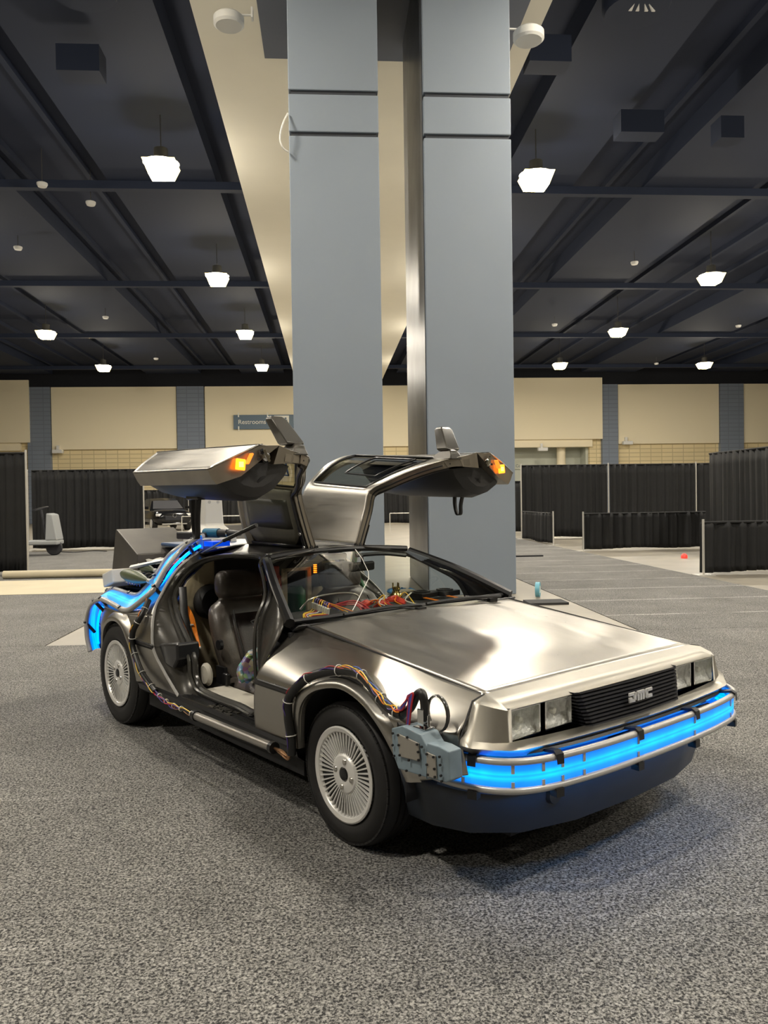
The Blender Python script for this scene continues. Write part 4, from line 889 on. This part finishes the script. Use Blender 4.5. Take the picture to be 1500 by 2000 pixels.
# ------------------------------------------------------------------ gull-wing doors, in their raised position
DF = [(-1.233, .146, 1.141), (-1.23, .185, 1.25), (-1.225, .225, 1.37), (-1.22, .253, 1.473), (-1.11, .30, 1.53), (-.98, .38, 1.59), (-.80, .48, 1.648), (-.755, .65, 1.680), (-.735, .80, 1.697), (-.735, .825, 1.692), (-.748, .95, 1.635), (-.776, 1.07, 1.578)]
DR = [(-1.93, .16, 1.15), (-1.95, .19, 1.27), (-1.95, .215, 1.40), (-1.91, .25, 1.52), (-1.88, .31, 1.60), (-1.87, .40, 1.672), (-1.87, .54, 1.728), (-1.90, .68, 1.738), (-1.93, .80, 1.724), (-1.92, .825, 1.716), (-1.82, .95, 1.65), (-1.67, 1.07, 1.59)]
def door(s):
    n = 26; ND = 3
    A_, B_ = spline(DF, ND), spline(DR, ND)
    def node(k, u, ins=0.0):
        """k: profile index (may be fractional), u: 0 front .. 1 rear, ins: depth toward the lined side"""
        q = max(0, min(len(A_) - 1.001, k * ND)); i = int(q); f = q - i
        a = A_[i].lerp(A_[i + 1], f); b = B_[i].lerp(B_[i + 1], f); p = a.lerp(b, u)
        t = (A_[i + 1] - A_[i]).lerp(B_[i + 1] - B_[i], u); t = Vector((0, t.y, t.z)).normalized()
        p = p + Vector((0, t.z, -t.y)) * ins
        return Vector((p.x, s * p.y, p.z))
    KS = [k / ND for k in range(len(A_))]
    rows = [[node(k, i / n) for i in range(n + 1)] for k in KS]
    V, F = grid(rows); keep = []; m_ = n + 1; r0, r1 = 10, 19
    for q in F:
        r = min(q) // m_; j = min(i % m_ for i in q)
        if r0 <= r < r1 and 3 <= j <= n - 3: continue
        keep.append(q)
    org = Vector((-1.58, s * .15, 1.145))
    def sh(d): return [Vector(v) - org for v in d[0]], d[1]
    dr = obj('door', sh((V, keep)), 'steel', car, solid=.004, off=0, angle=40, loc=org)
    D = lambda name, data, m2, **kw: obj(name, sh(data), m2, dr, **kw)
    D('window_glass', grid([[node(k, i / n, .006) for i in range(3, n - 1)] for k in KS[r0:r1 + 1]]), 'glass_dark')
    def loop(k0, k1, u0, u1, ins):
        L_ = [node(k0, u0 + (u1 - u0) * i / 10, ins) for i in range(11)] + [node(k0 + (k1 - k0) * i / 6, u1, ins) for i in range(1, 6)]
        L_ += [node(k1, u1 + (u0 - u1) * i / 10, ins) for i in range(11)] + [node(k1 + (k0 - k1) * i / 6, u0, ins) for i in range(1, 6)]
        return L_
    D('window_frame', tube(loop(4.3, 5.9, .22, .62, -.005), .006, 6, True), 'black_trim')
    D('window_seal', tube(loop(r0 / ND, r1 / ND, 3 / n, (n - 2) / n, -.001), .007, 6, True), 'black_trim')
    def bar(u0, u1, k0, k1, dep, m2='inner_steel', nm='inner_frame'):
        rws = []
        for i in range(17):
            k = k0 + (k1 - k0) * i / 16
            rws.append([node(k, u0, .004), node(k, u1, .004), node(k, u1 + (.012 if u1 < .5 else -.012), dep * .55), node(k, (u0 * .4 + u1 * .6), dep), node(k, u0, dep * .9)])
        return D(nm, grid(rws, True, True), m2, angle=30)
    bar(.004, .075, .1, 6.4, .055); bar(.996, .925, .1, 6.4, .055)
    D('waist_bar', grid([[node(k, u, d_) for k, d_ in ((6.0, .004), (7.0, .004), (7.0, .06), (6.1, .045))] for u in [i / 10 for i in range(11)]], True, True), 'inner_steel', angle=30)
    D('edge_seal', join(tube([node(.05 + 6.2 * i / 20, .030, .058) for i in range(21)], .010, 6), tube([node(.05 + 6.2 * i / 20, .008, .030) for i in range(21)], .006, 6)), 'black_rubber')
    # stainless inner shell of the lower door
    def shell(u):
        return [node(k, u, .004) for k in (6.6, 7.4, 8.2, 9.2, 10.2, 11)] + [node(11, u, .05), node(10.9, u, .085), node(10.0, u, .10), node(8.6, u, .115), node(7.4, u, .085), node(6.7, u, .06)]
    D('door_shell', grid([shell(u) for u in (.004, .3, .7, .996)], True, True), 'inner_steel', angle=30)
    # dark inner trim with the armrest bulge
    def trim(X, k, dz):
        c_ = Vector((0, .80, 1.56)); L_ = [(1.02, 1.535), (.99, 1.495), (.90, 1.445), (.82, 1.425), (.74, 1.432), (.66, 1.475), (.59, 1.545), (.56, 1.60), (.62, 1.625), (.85, 1.60)]
        return [Vector((X + (.05 if k < 1 and X > -1 else 0) * 0, s * (c_.y + (y - c_.y) * k), c_.z + (z - c_.z) * k + dz)) for y, z in L_]
    tm = D('inner_trim', grid([trim(-.80, .66, .02), trim(-.835, .90, .004), trim(-.90, 1.0, 0), trim(-1.2, 1.02, .01), trim(-1.5, 1.02, .02), trim(-1.68, .95, .03), trim(-1.78, .7, .04)], True, True), 'door_trim', angle=35)
    D('speaker_grille', xf(lathe([(0, .004), (.045, .004), (.052, 0), (.052, -.02)], 24, 'X', (0, 0, 0)), Matrix.Translation((-.828, s * .735, 1.505)) @ Matrix.Rotation(s * -.35, 4, 'Z') @ Matrix.Rotation(.5, 4, 'Y') @ Matrix.Scale(1.3, 4, (0, 1, 0))), 'black_matt')
    cx = -1.33
    D('handle_pocket', cbox((cx, s * .86, 1.450), (.15, .05, .03)), 'black_trim', smooth=False, bevel=.008)
    L1 = .21 if s < 0 else .12; c = Vector((cx, s * .86, 1.445)); c = c if s < 0 else Vector((-1.0, .80, 1.44))
    pts_ = [c + Vector((-.035, 0, 0)), c + Vector((-.035, 0, -L1 * .5)), c + Vector((-.015, 0, -L1)), c + Vector((.015, 0, -L1 * .97)), c + Vector((.018, 0, -L1 * .5)), c + Vector((.035, 0, 0))]
    D('pull_strap', grid([[p - Vector((.003, .013, 0)), p + Vector((.003, .013, 0))] for p in spline(pts_, 5)]), 'black_rubber', solid=.004)
    ln = []
    for i in range(9):
        k = .35 + 2.9 * i / 8; e = .10 if i == 0 else (.03 if i == 1 else 0); u0, u1 = .10 + e, .93 - e
        ln.append([node(k, u0 + (u1 - u0) * j / 12, .030 + (.012 if 1 < j < 11 and 0 < i < 8 else 0)) for j in range(13)])
    D('roof_liner', grid(ln), 'liner', solid=.01, off=-1)
    D('liner_shade', grid([[Vector(p) + Vector((0, s * .010, 0)) for p in r[1:12]] for r in ln[2:7]]), 'liner_shaded', solid=.003)  # darker sheet standing for shade and reflection on the liner
    D('hinge_plate', join(tube([node(.0, 0, .0), node(.0, 1, .0)], .018, 6), grid([[node(k, u, d_) for k, d_ in ((.02, .06), (.02, .066), (1.3, .066), (1.3, .06))] for u in (.01, .045)], True, True)), 'black_trim', smooth=False)
    for k in (.35, 1.0): D('hinge_bolt', tube([node(k, .028, .066), node(k, .028, .072)], .011, 10), 'alu')
    D('hinge_trim', grid([[node(k, u, .03) for u in (0, .5, 1)] for k in (0, .3)]), 'black_trim', solid=.02)
    # hardware on the front end of the lower door
    def F3(k, dep, dx=0.0): p = node(k, 0.0, dep); return (p.x + .004 + dx, p.y, p.z)
    D('door_lamp', cbox(F3(9.9, .045, .004), (.014, .050, .054), (s * .1, 0, 0)), 'amber', smooth=False, bevel=.004)
    D('lamp_lens', cbox(F3(9.9, .045, .012), (.004, .024, .026)), 'amber_core', smooth=False)
    D('side_reflector', cbox(F3(9.55, .038, .006), (.03, .010, .058), (s * .5, 0, 0)), 'amber_dim', smooth=False, bevel=.003)
    D('latch', join(cbox(F3(8.7, .062, .008), (.012, .014, .065), (s * -.5, 0, 0)), lathe([(.022, 0), (.022, .008), (.012, .01), (0, .01)], 12, 'X', F3(8.75, .066))), 'chrome', smooth=False)
    for k, d_ in ((8.0, .025), (8.9, .03), (9.2, .06), (9.0, .08), (7.8, .075), (8.0, .04)):
        D('fixing_hole', lathe([(0, .006), (.007, .006), (.007, 0)], 10, 'X', F3(k, d_, -.001)), 'black_matt')
    # mirror standing on the waist
    def bx(cx_, cy, z, hx, hy): return [(cx_ + hx, s * (cy - hy), z), (cx_ - hx, s * (cy - hy), z), (cx_ - hx, s * (cy + hy), z), (cx_ + hx, s * (cy + hy), z)]
    D('mirror', grid([bx(-.84, .560, 1.708, .040, .046), bx(-.845, .562, 1.720, .046, .054), bx(-.925, .60, 1.845, .034, .046), bx(-.932, .605, 1.862, .022, .034)], True, True), 'jamb', bevel=.010)
    D('mirror_mount', grid([bx(-.85, .555, 1.655, .085, .05), bx(-.85, .555, 1.685, .075, .04), bx(-.83, .55, 1.705, .05, .03), bx(-.83, .55, 1.72, .03, .02)], True, True), 'jamb', bevel=.006)
    D('belt_strip', grid([[node(k, i / 20, -.004) for i in range(21)] for k in (7.95, 8.35)]), 'black_trim', solid=.005)
    return dr
door(-1); door(1)
P('gas_strut', tube([(-1.99, -.50, 1.10), (-1.66, -.50, 1.20)], .006, 8), 'alu'); P('gas_strut', tube([(-1.70, -.50, 1.188), (-1.38, -.46, 1.285)], .012, 10), 'black_trim')
# ------------------------------------------------------------------ interior
def seat(yc):
    st = []
    for X, z, w_, t_ in ((-1.50, .36, .17, .10), (-1.53, .40, .215, .15), (-1.58, .52, .235, .17), (-1.63, .66, .245, .16), (-1.67, .76, .240, .145), (-1.69, .80, .215, .12), (-1.705, .825, .150, .085), (-1.715, .842, .142, .080), (-1.722, .852, .150, .125), (-1.725, .88, .158, .145), (-1.74, .955, .152, .135), (-1.75, .990, .134, .11), (-1.76, 1.003, .09, .06)):
        row = []
        for k in range(28):
            a = 2 * PI * k / 28; c_, s_ = math.cos(a), math.sin(a); e = .55 if z < .83 else .40
            yy = w_ * math.copysign(abs(c_) ** e, c_); xx = t_ / 2 * math.copysign(abs(s_) ** .7, s_)
            if xx > 0 and .42 < z < .8: xx += .022 * min(1, abs(yy) / w_ * 1.6 - .75) if abs(yy) / w_ > .45 else -.012
            row.append((X + xx, yc + yy, z))
        st.append(row)
    s_ = P('seat', grid(st, True, True), 'leather', sub=1)
    cu_ = []
    for X, w_, zt in ((-1.58, .20, .36), (-1.50, .24, .41), (-1.3, .25, .415), (-1.1, .25, .42), (-.98, .24, .41), (-.93, .20, .36)):
        cu_.append([(X, yc - w_, .22), (X, yc - w_, zt - .01), (X, yc - w_ * .8, zt + .015), (X, yc - w_ * .55, zt - .01), (X, yc, zt - .015), (X, yc + w_ * .55, zt - .01), (X, yc + w_ * .8, zt + .015), (X, yc + w_, zt - .01), (X, yc + w_, .22)])
    P('seat_cushion', grid(cu_, True, True), 'leather', s_, sub=1)
    P('seat_back_insert', grid([[(X + .5 * t_ + .006, yc + w_ * k, z) for k in (-.55, -.3, 0, .3, .55)] for X, z, w_, t_ in ((-1.54, .43, .22, .155), (-1.58, .52, .235, .16), (-1.63, .66, .245, .15), (-1.665, .755, .24, .14))]), 'leather_dark', s_, solid=.006)
    P('piping', join(*[tube([(-1.45, yc + q * .10, .42), (-1.49, yc + q * .12, .56), (-1.545, yc + q * .13, .70), (-1.585, yc + q * .12, .78)], .004, 5, sm=4) for q in (-1, 1)]), 'black_rubber', s_)
    P('seat_recliner', cbox((-1.52, yc - .24, .42), (.10, .02, .10)), 'black_trim', s_, smooth=False)
    P('seat_knob', lathe([(.03, 0), (.03, .02), (0, .02)], 12, 'Y', (-1.50, yc - .25, .60), -1), 'black_trim', s_, smooth=False)
seat(-.385); seat(.385)
P('cabin_floor', box(-2.0, -.45, -.80, .80, .262, .275), 'black_matt', smooth=False)
P('bulkhead', prism([(-.70, .27), (.70, .27), (.70, .75), (.60, .93), (.46, 1.05), (-.46, 1.05), (-.60, .93), (-.70, .75)], -2.02, -1.99, 'X'), 'board', smooth=False)
P('bulkhead_cover', join(box(-1.985, -1.96, -.42, .40, .82, 1.07), box(-1.985, -1.96, -.2, .2, .3, .9)), 'black_matt', smooth=False)
P('side_pod', lathe([(0, .08), (.09, .08), (.11, .05), (.11, 0), (0, 0)], 24, 'X', (-1.985, -.46, .79)), 'black_rubber')
P('centre_console', grid([[(x, -.12, .28), (x, -.12, z), (x, -.09, z + .02), (x, .09, z + .02), (x, .12, z), (x, .12, .28)] for x, z in ((-1.95, .52), (-1.5, .50), (-1.1, .46), (-.75, .58))]), 'leather_dark', solid=.005)
P('dashboard', grid([[(x, y, z - .02 * abs(y)) for y in (-.68, -.6, -.3, 0, .3, .6, .68)] for x, z in ((-.80, .50), (-.86, .62), (-.98, .74), (-1.08, .80), (-1.0, .825), (-.80, .825), (-.60, .80))]), 'door_trim', solid=.01)
P('firewall', box(-.56, -.54, -.78, .78, .27, .80), 'black_matt', smooth=False)
P('steering_wheel', xf(join(tube([(.175 * math.cos(a), .175 * math.sin(a), 0) for a in [k * PI / 16 for k in range(32)]], .014, 8, True), cbox((0, 0, -.01), (.12, .12, .03)), cbox((0, 0, -.01), (.32, .03, .02))), Matrix.Translation((-1.13, .385, .70)) @ Matrix.Rotation(-1.15, 4, 'Y')), 'black_trim')
mrr = P('rear_view_mirror', cbox((-1.12, .10, 1.025), (.03, .20, .055), (0, 0, .1)), 'black_trim', smooth=False, bevel=.012)
P('mirror_stem', tube([(-1.11, .10, 1.04), (-1.09, .08, 1.09)], .008, 6), 'black_trim', mrr)
P('sun_visor', join(tube([(-1.20, .12, 1.085), (-1.17, .30, 1.088), (-1.12, .45, 1.07)], .013, 6, sm=4)), 'black_trim')
P('dash_camera', cbox((-1.13, -.10, 1.035), (.05, .10, .05)), 'black_trim', smooth=False, bevel=.01)
P('overhead_console', join(box(-1.42, -1.26, -.10, .10, 1.06, 1.10)), 'leather_dark', smooth=False, bevel=.01)
P('warning_panel', box(-1.62, -1.60, -.27, -.17, .93, 1.02), 'red_part', smooth=False, bevel=.01)
P('display_frame', join(box(-1.60, -1.58, .02, .05, .60, 1.0), box(-1.60, -1.58, -.16, -.13, .60, 1.0), box(-1.60, -1.58, -.16, .05, .98, 1.0)), 'board', smooth=False)
P('ladder_lights', join(*[cbox((-1.55, .06, .965 + .012 * k), (.01, .02, .006)) for k in range(5)]), 'amber', smooth=False)
P('green_tank', lathe([(0, 0), (.06, 0), (.065, .02), (.065, .14), (.04, .17), (0, .17)], 20, 'Z', (-1.72, .02, .70)), 'green_part')
P('green_hose', tube([(-1.80, .58, 1.08), (-1.86, .60, .95), (-1.80, .61, .84), (-1.72, .61, .74)], .025, 8, sm=5), 'green_part')
P('red_cables', join(*[tube([(-1.78, -.20 + .006 * k, 1.02), (-1.70, -.185 + .008 * k, 1.0 - .006 * k), (-1.66, -.15 + .008 * k, .93), (-1.67, -.14 + .008 * k, .82)], .008, 6, sm=5) for k in range(4)]), 'wire_red')
P('orange_cables', join(*[tube([(-1.75, -.215 + .006 * k, 1.03), (-1.68, -.19 + .006 * k, 1.0), (-1.645, -.16 + .006 * k, .93), (-1.655, -.155, .86)], .006, 6, sm=5) for k in range(3)]), 'wire_orange')
wb = P('wire_bundle', join(*[tube([(-1.92, -.655 + .006 * k, .78), (-1.85, -.66 + .008 * k, .72), (-1.78, -.665 + .005 * k, .64), (-1.72, -.66, .56)], .006, 6, sm=5) for k in range(4)]), 'wire_orange')
P('wire', join(*[tube([(-1.92, -.66, .79 - .01 * k), (-1.87, -.675, .71), (-1.84, -.67, .65)], .005, 6, sm=4) for k in range(3)]), 'wire_red', wb)
P('cable_tie', join(cbox((-1.82, -.67, .685), (.05, .02, .006)), cbox((-1.72, -.67, .56), (.03, .02, .008)), cbox((-1.92, -.66, .80), (.05, .02, .012))), 'tie', wb, smooth=False)
P('seat_belt', grid([[(-1.95, -.68, .90), (-1.95, -.63, .90)], [(-1.85, -.72, .74), (-1.85, -.67, .74)], [(-1.70, -.75, .55), (-1.70, -.70, .55)], [(-1.62, -.76, .42), (-1.62, -.71, .42)]]), 'door_trim', solid=.004)
P('belt_anchor_cover', lathe([(0, .016), (.05, .014), (.065, 0), (.065, -.01)], 20, 'Y', (-1.47, -.75, .45), -1), 'sill_white')
P('belt_buckle', cbox((-1.40, -.66, .42), (.05, .03, .07)), 'black_trim', smooth=False, bevel=.008)
P('latch_striker_box', prism([(-1.79, .60), (-1.52, .635), (-1.515, .545), (-1.57, .49), (-1.77, .50)], -.90, -.76), 'black_trim', smooth=False, bevel=.012)
# dash-top electronics
CN = [(-.90 + .024 * k, -.405 - .003 * k, .862 - .002 * k) for k in range(8)]
cb_ = P('connector_block', join(*[cbox(c, (.013, .016, .034), (0, .2, 0)) for c in CN]), 'wire_white', smooth=False, bevel=.003)
for k, (x, y, z) in enumerate(CN):
    P('wire', tube([(x, y, z + .016), (x - .01, y + .015, z + .034), (x - .03, y + .05, z + .03), (x - .02 + .02 * k, y + .13, .83)], .0028, 5, sm=4), ('wire_yellow', 'wire_purple', 'wire_purple', 'wire_orange')[k % 4], cb_)
    P('wire', tube([(x, y, z - .016), (x + .02, y - .03, .835), (x + .06 - .01 * k, y - .10, .832), (-.66 + .01 * k, -.62 + .01 * k, .83)], .003, 5, sm=4), ('wire_yellow', 'wire_yellow', 'wire_red', 'wire_white', 'wire_purple')[k % 5], cb_)
P('dark_cable', join(*[tube([(-.85, -.34, .85), (-.78, -.22, .86 + .01 * k), (-.70, -.22 + .03 * k, .83)], .005, 6, sm=4) for k in range(3)]), 'wire_red')
for x, y, a in ((-.92, .40, .12), (-.89, .56, .12)):
    fb = P('fan_box', cbox((x, y, .848), (.13, .145, .030), (0, 0, a)), 'black_trim', smooth=False, bevel=.004)
    P('fan_ring', lathe([(.035, 0), (.052, 0), (.052, .008), (.035, .008), (.035, 0)], 20, 'Z', (x, y, .863)), 'black_rubber', fb)
    P('wire', join(*[tube([(x + .05, y - .05 + .01 * k, .838), (x + .14, y - .06 + .01 * k, .836), (x + .22, y - .05 + .01 * k, .828)], .003, 5, sm=4) for k in range(3)]), 'wire_orange', fb)
rb = P('red_circuit_modules', join(*[cbox((-.80 + rnd.uniform(-.05, .04), -.12 + .032 * k, .842 + rnd.uniform(0, .03)), (.06, .045, .018), (rnd.uniform(-.5, .5), rnd.uniform(-.5, .5), rnd.uniform(0, 3))) for k in range(8)]), 'red_part', smooth=False, bevel=.003)
for k in range(10):
    y = -.16 + .033 * k; P('wire', tube([(-.80, y, .85), (-.78 + rnd.uniform(-.04, .04), y + .03, .885 + rnd.uniform(-.02, .012)), (-.74, y + rnd.uniform(-.06, .06), .855), (-.68, y + .03, .83)], .0035, 5, sm=5), ('wire_red', 'wire_orange', 'wire_red', 'wire_yellow', 'wire_white')[k % 5], rb)
P('brass_part', join(lathe([(0, 0), (.03, 0), (.036, .012), (.03, .028), (.018, .04), (.024, .052), (.02, .066), (0, .07)], 18, 'Z', (-.95, .225, .84)), *[cbox((-.95 + .02 * math.cos(a), .225 + .02 * math.sin(a), .915), (.006, .006, .03)) for a in (0, 2, 4)]), 'brass', angle=30)
P('carton_box', box(-1.06, -.98, .28, .40, .83, .872), 'carton', smooth=False, bevel=.004)
P('clear_tray', box(-.98, -.86, .04, .17, .83, .846), 'acrylic', smooth=False, bevel=.004)
P('crossover_pipe', tube([(-1.0, -.42, .83), (-.98, -.36, .885), (-.98, -.20, .90), (-.98, -.06, .885), (-.98, -.02, .84)], .006, 8, sm=5), 'pipe')
# ------------------------------------------------------------------ rear equipment
def path2(P_, y): pass
OUT = [(-3.13, -.82, .36), (-3.17, -.825, .45), (-3.18, -.825, .56), (-3.12, -.83, .645), (-3.0, -.85, .71), (-2.88, -.86, .75), (-2.74, -.87, .775), (-2.56, -.875, .765), (-2.36, -.878, .745), (-2.24, -.88, .755), (-2.13, -.87, .80), (-2.04, -.82, .875), (-2.07, -.76, .93), (-2.12, -.69, 1.0), (-2.16, -.60, 1.075), (-2.14, -.55, 1.13), (-2.0, -.52, 1.20)]
INN = [(-3.22, -.70, .36), (-3.27, -.70, .45), (-3.28, -.70, .60), (-3.24, -.69, .70), (-3.15, -.68, .775), (-3.02, -.685, .805), (-2.86, -.70, .808), (-2.66, -.70, .80), (-2.53, -.70, .808), (-2.42, -.70, .855), (-2.34, -.66, .94), (-2.30, -.60, 1.05), (-2.24, -.57, 1.105), (-2.18, -.50, 1.16), (-2.05, -.46, 1.205)]
def resamp(P_, n):
    s_ = spline(P_, 12); L_ = [0]
    for a, b in zip(s_, s_[1:]): L_.append(L_[-1] + (b - a).length)
    out = []; j = 0
    for i in range(n):
        t = L_[-1] * i / (n - 1)
        while j < len(L_) - 2 and L_[j + 1] < t: j += 1
        f_ = (t - L_[j]) / max(1e-9, L_[j + 1] - L_[j]); out.append(s_[j].lerp(s_[j + 1], min(1, f_)))
    return out
for s in (-1, 1):
    oo = [Vector((p.x, -s * p.y, p.z)) for p in resamp(OUT, 90)]; ii = [Vector((p.x, -s * p.y, p.z)) for p in resamp(INN, 90)]
    rb_ = P('rear_light_band', grid([[a.lerp(b, .10) for a, b in zip(oo, ii)], [a.lerp(b, .5) + Vector((0, 0, .006)) for a, b in zip(oo, ii)], [a.lerp(b, .90) for a, b in zip(oo, ii)]]), 'led')
    set_uv(rb_, 3, 90)
    P('band_rail', tube(oo, .017, 10), 'tube_grey', rb_); P('band_rail', tube(ii, .017, 10), 'tube_grey', rb_)
    lw = [a.lerp(b, .45) - Vector((0, -s * -.05 if False else s * -.0, .0)) for a, b in zip(oo, ii)]
    P('led_core', tube([Vector((p.x, p.y * .95, p.z - .045)) for p in lw[4:-2]], .010, 6), 'led_blue', rb_)
    for i in (9, 24, 31, 47, 66, 84):
        for L_ in (oo, ii):
            p = L_[i]; t_ = (L_[i + 1] - L_[i - 1]).normalized(); q = Vector((p.x, p.y * .93, p.z - .07))
            P('band_bracket', tube([p - (q - p) * .25, q], .018, 8, flat=.7), 'black_trim', rb_)
tr_ = P('vent_duct', join(prism([(-3.28, 1.225), (-3.26, 1.225), (-2.88, 1.055), (-2.86, .90), (-3.40, .82)], -.56, -.10)), 'vent_metal', smooth=False, bevel=.006)
P('vent_duct', prism([(-3.28, 1.225), (-3.26, 1.225), (-2.88, 1.055), (-2.86, .90), (-3.40, .82)], .10, .56), 'vent_metal', smooth=False, bevel=.006)
P('crumpled_sheet', grid([[(-2.95 + .05 * i, -.5 + .05 * j, 1.02 - .004 * i + .012 * math.sin(i * 2.1 + j * 1.7)) for j in range(7)] for i in range(9)]), 'white_plastic', solid=.004, angle=180)
P('cross_strip', tube([(-2.95, -.58, .96), (-2.45, -.50, 1.04)], .014, 4), 'tube_grey')
for k, (a, b) in enumerate((((-3.30, -.455, .955), (-2.60, -.55, .955)), ((-2.86, -.685, .93), (-2.24, -.75, .925)))):
    A_, B_ = Vector(a), Vector(b); rads = [(0, .006), (.04, .018), (.15, .034), (.35, .045), (.6, .042), (.8, .028), (.93, .014), (1, .010)]
    cy = P('green_cylinder', tube([A_.lerp(B_, t) for t, r in rads], (lambda rads_: (lambda f_: rads_[min(len(rads_) - 1, int(round(f_ * (len(rads_) - 1))))][1]))(rads), 20), 'olive')
    P('nozzle', tube([B_, B_ + (B_ - A_).normalized() * .06], .016, 12), 'tube_grey', cy)
P('white_tray', join(xf(box(-.10, .10, -.12, .12, 0, .10), Matrix.Translation((-3.08, -.58, .83)) @ Matrix.Rotation(-.25, 4, 'Y')), box(-3.08, -2.84, -.60, -.50, .84, .94)), 'white_plastic', smooth=False, bevel=.01)
P('red_hoses', join(*[tube([(-2.55 + .02 * k, -.40, .98), (-2.50 + .03 * k, -.46, 1.05 - .01 * k), (-2.40, -.50 + .02 * k, 1.0)], .012, 8, sm=4) for k in range(4)], cbox((-2.55, -.46, 1.0), (.06, .06, .09))), 'red_part')
P('engine_clutter', join(*[cbox((-2.75 + .07 * k, -.60 + rnd.uniform(-.04, .1), .86 + rnd.uniform(0, .03)), (.06, .07, .05), (0, 0, rnd.uniform(0, 2))) for k in range(6)], *[tube([(-2.85 + .1 * k, -.62, .87), (-2.80 + .1 * k, -.55, .93), (-2.70 + .1 * k, -.50, .88)], .007, 6, sm=4) for k in range(4)]), 'black_trim')
P('blue_wires', join(*[tube([(-2.95 + .05 * k, -.60, .86), (-2.9 + .05 * k, -.63, .90), (-2.8 + .05 * k, -.66, .855)], .004, 5, sm=4) for k in range(5)]), 'wire_blue')
rx = P('reactor_housing', join(grid([[(-2.80 + a * w_, -.03 + b * w_, z) for a, b in ((-1, -1), (1, -1), (1, 1), (-1, 1))] for w_, z in ((.15, 1.10), (.145, 1.18), (.08, 1.25), (.07, 1.50))], True, True)), 'white_plastic', smooth=False, bevel=.012)
for dy, z in ((-.035, 1.30), (-.035, 1.42), (.035, 1.30), (.035, 1.42)): P('bolt', lathe([(.012, 0), (.012, .01), (0, .01)], 10, 'X', (-2.735, -.03 + dy, z)), 'tube_grey', rx, smooth=False)
P('reactor_deck', box(-2.98, -2.05, -.34, .34, 1.10, 1.125), 'dark_blue', smooth=False, bevel=.01)
P('deck_rail', join(tube([(-2.3, -.38, 1.13), (-2.05, -.36, 1.17), (-1.93, -.34, 1.175)], .015, 8, sm=4), cbox((-2.12, -.42, 1.15), (.09, .06, .06))), 'tube_grey')
P('blue_panel', join(cbox((-1.98, -.40, 1.155), (.12, .12, .03))), 'blue_lit', smooth=False)
# ------------------------------------------------------------------ loose things
t = empty('cordless_drill'); t.matrix_world = car.matrix_basis @ Matrix.Translation((-2.36, -.20, 1.205)) @ Matrix.Rotation(.35, 4, 'Z')
tag(t, 'teal and black cordless drill lying on the rear roof of the stainless car', 'drill')
obj('body', join(tube([(-.11, 0, 0), (-.10, 0, 0), (.0, 0, 0), (.02, 0, 0)], .033, 12)), 'drill_teal', t)
obj('chuck', join(tube([(.02, 0, 0), (.10, 0, 0)], .028, 12), tube([(.11, 0, 0), (.17, 0, 0), (.21, 0, 0)], lambda f: .024 - .008 * f, 12)), 'black_rubber', t)
obj('collar', tube([(.10, 0, 0), (.112, 0, 0)], .03, 12), 'chrome', t)
obj('handle', join(cbox((-.09, -.07, -.012), (.05, .12, .035)), cbox((-.16, -.13, -.012), (.14, .06, .05))), 'black_rubber', t, smooth=False, bevel=.01)
bg = []
for i in range(11):
    a = i / 10; hw = .17 * math.sqrt(max(0.02, 1 - a ** 2.2))
    bg.append([(-.05 * a + .012 * math.sin(b * 1.1 + i * .9), hw * (b / 6 - 1), .15 * a + .006 * math.sin(b * 2 + i)) for b in range(13)])
bgo = obj('patterned_bag', join(grid([[(p[0], p[1] * 1.0, p[2]) for p in r] for r in bg])), 'bag', None, solid=.035)
bgo.matrix_world = car.matrix_basis @ Matrix.Translation((-1.22, -.52, .44)) @ Matrix.Rotation(.15, 4, 'Z')
tag(bgo, 'colourful glossy patterned bag lying on the passenger seat of the stainless car', 'bag')
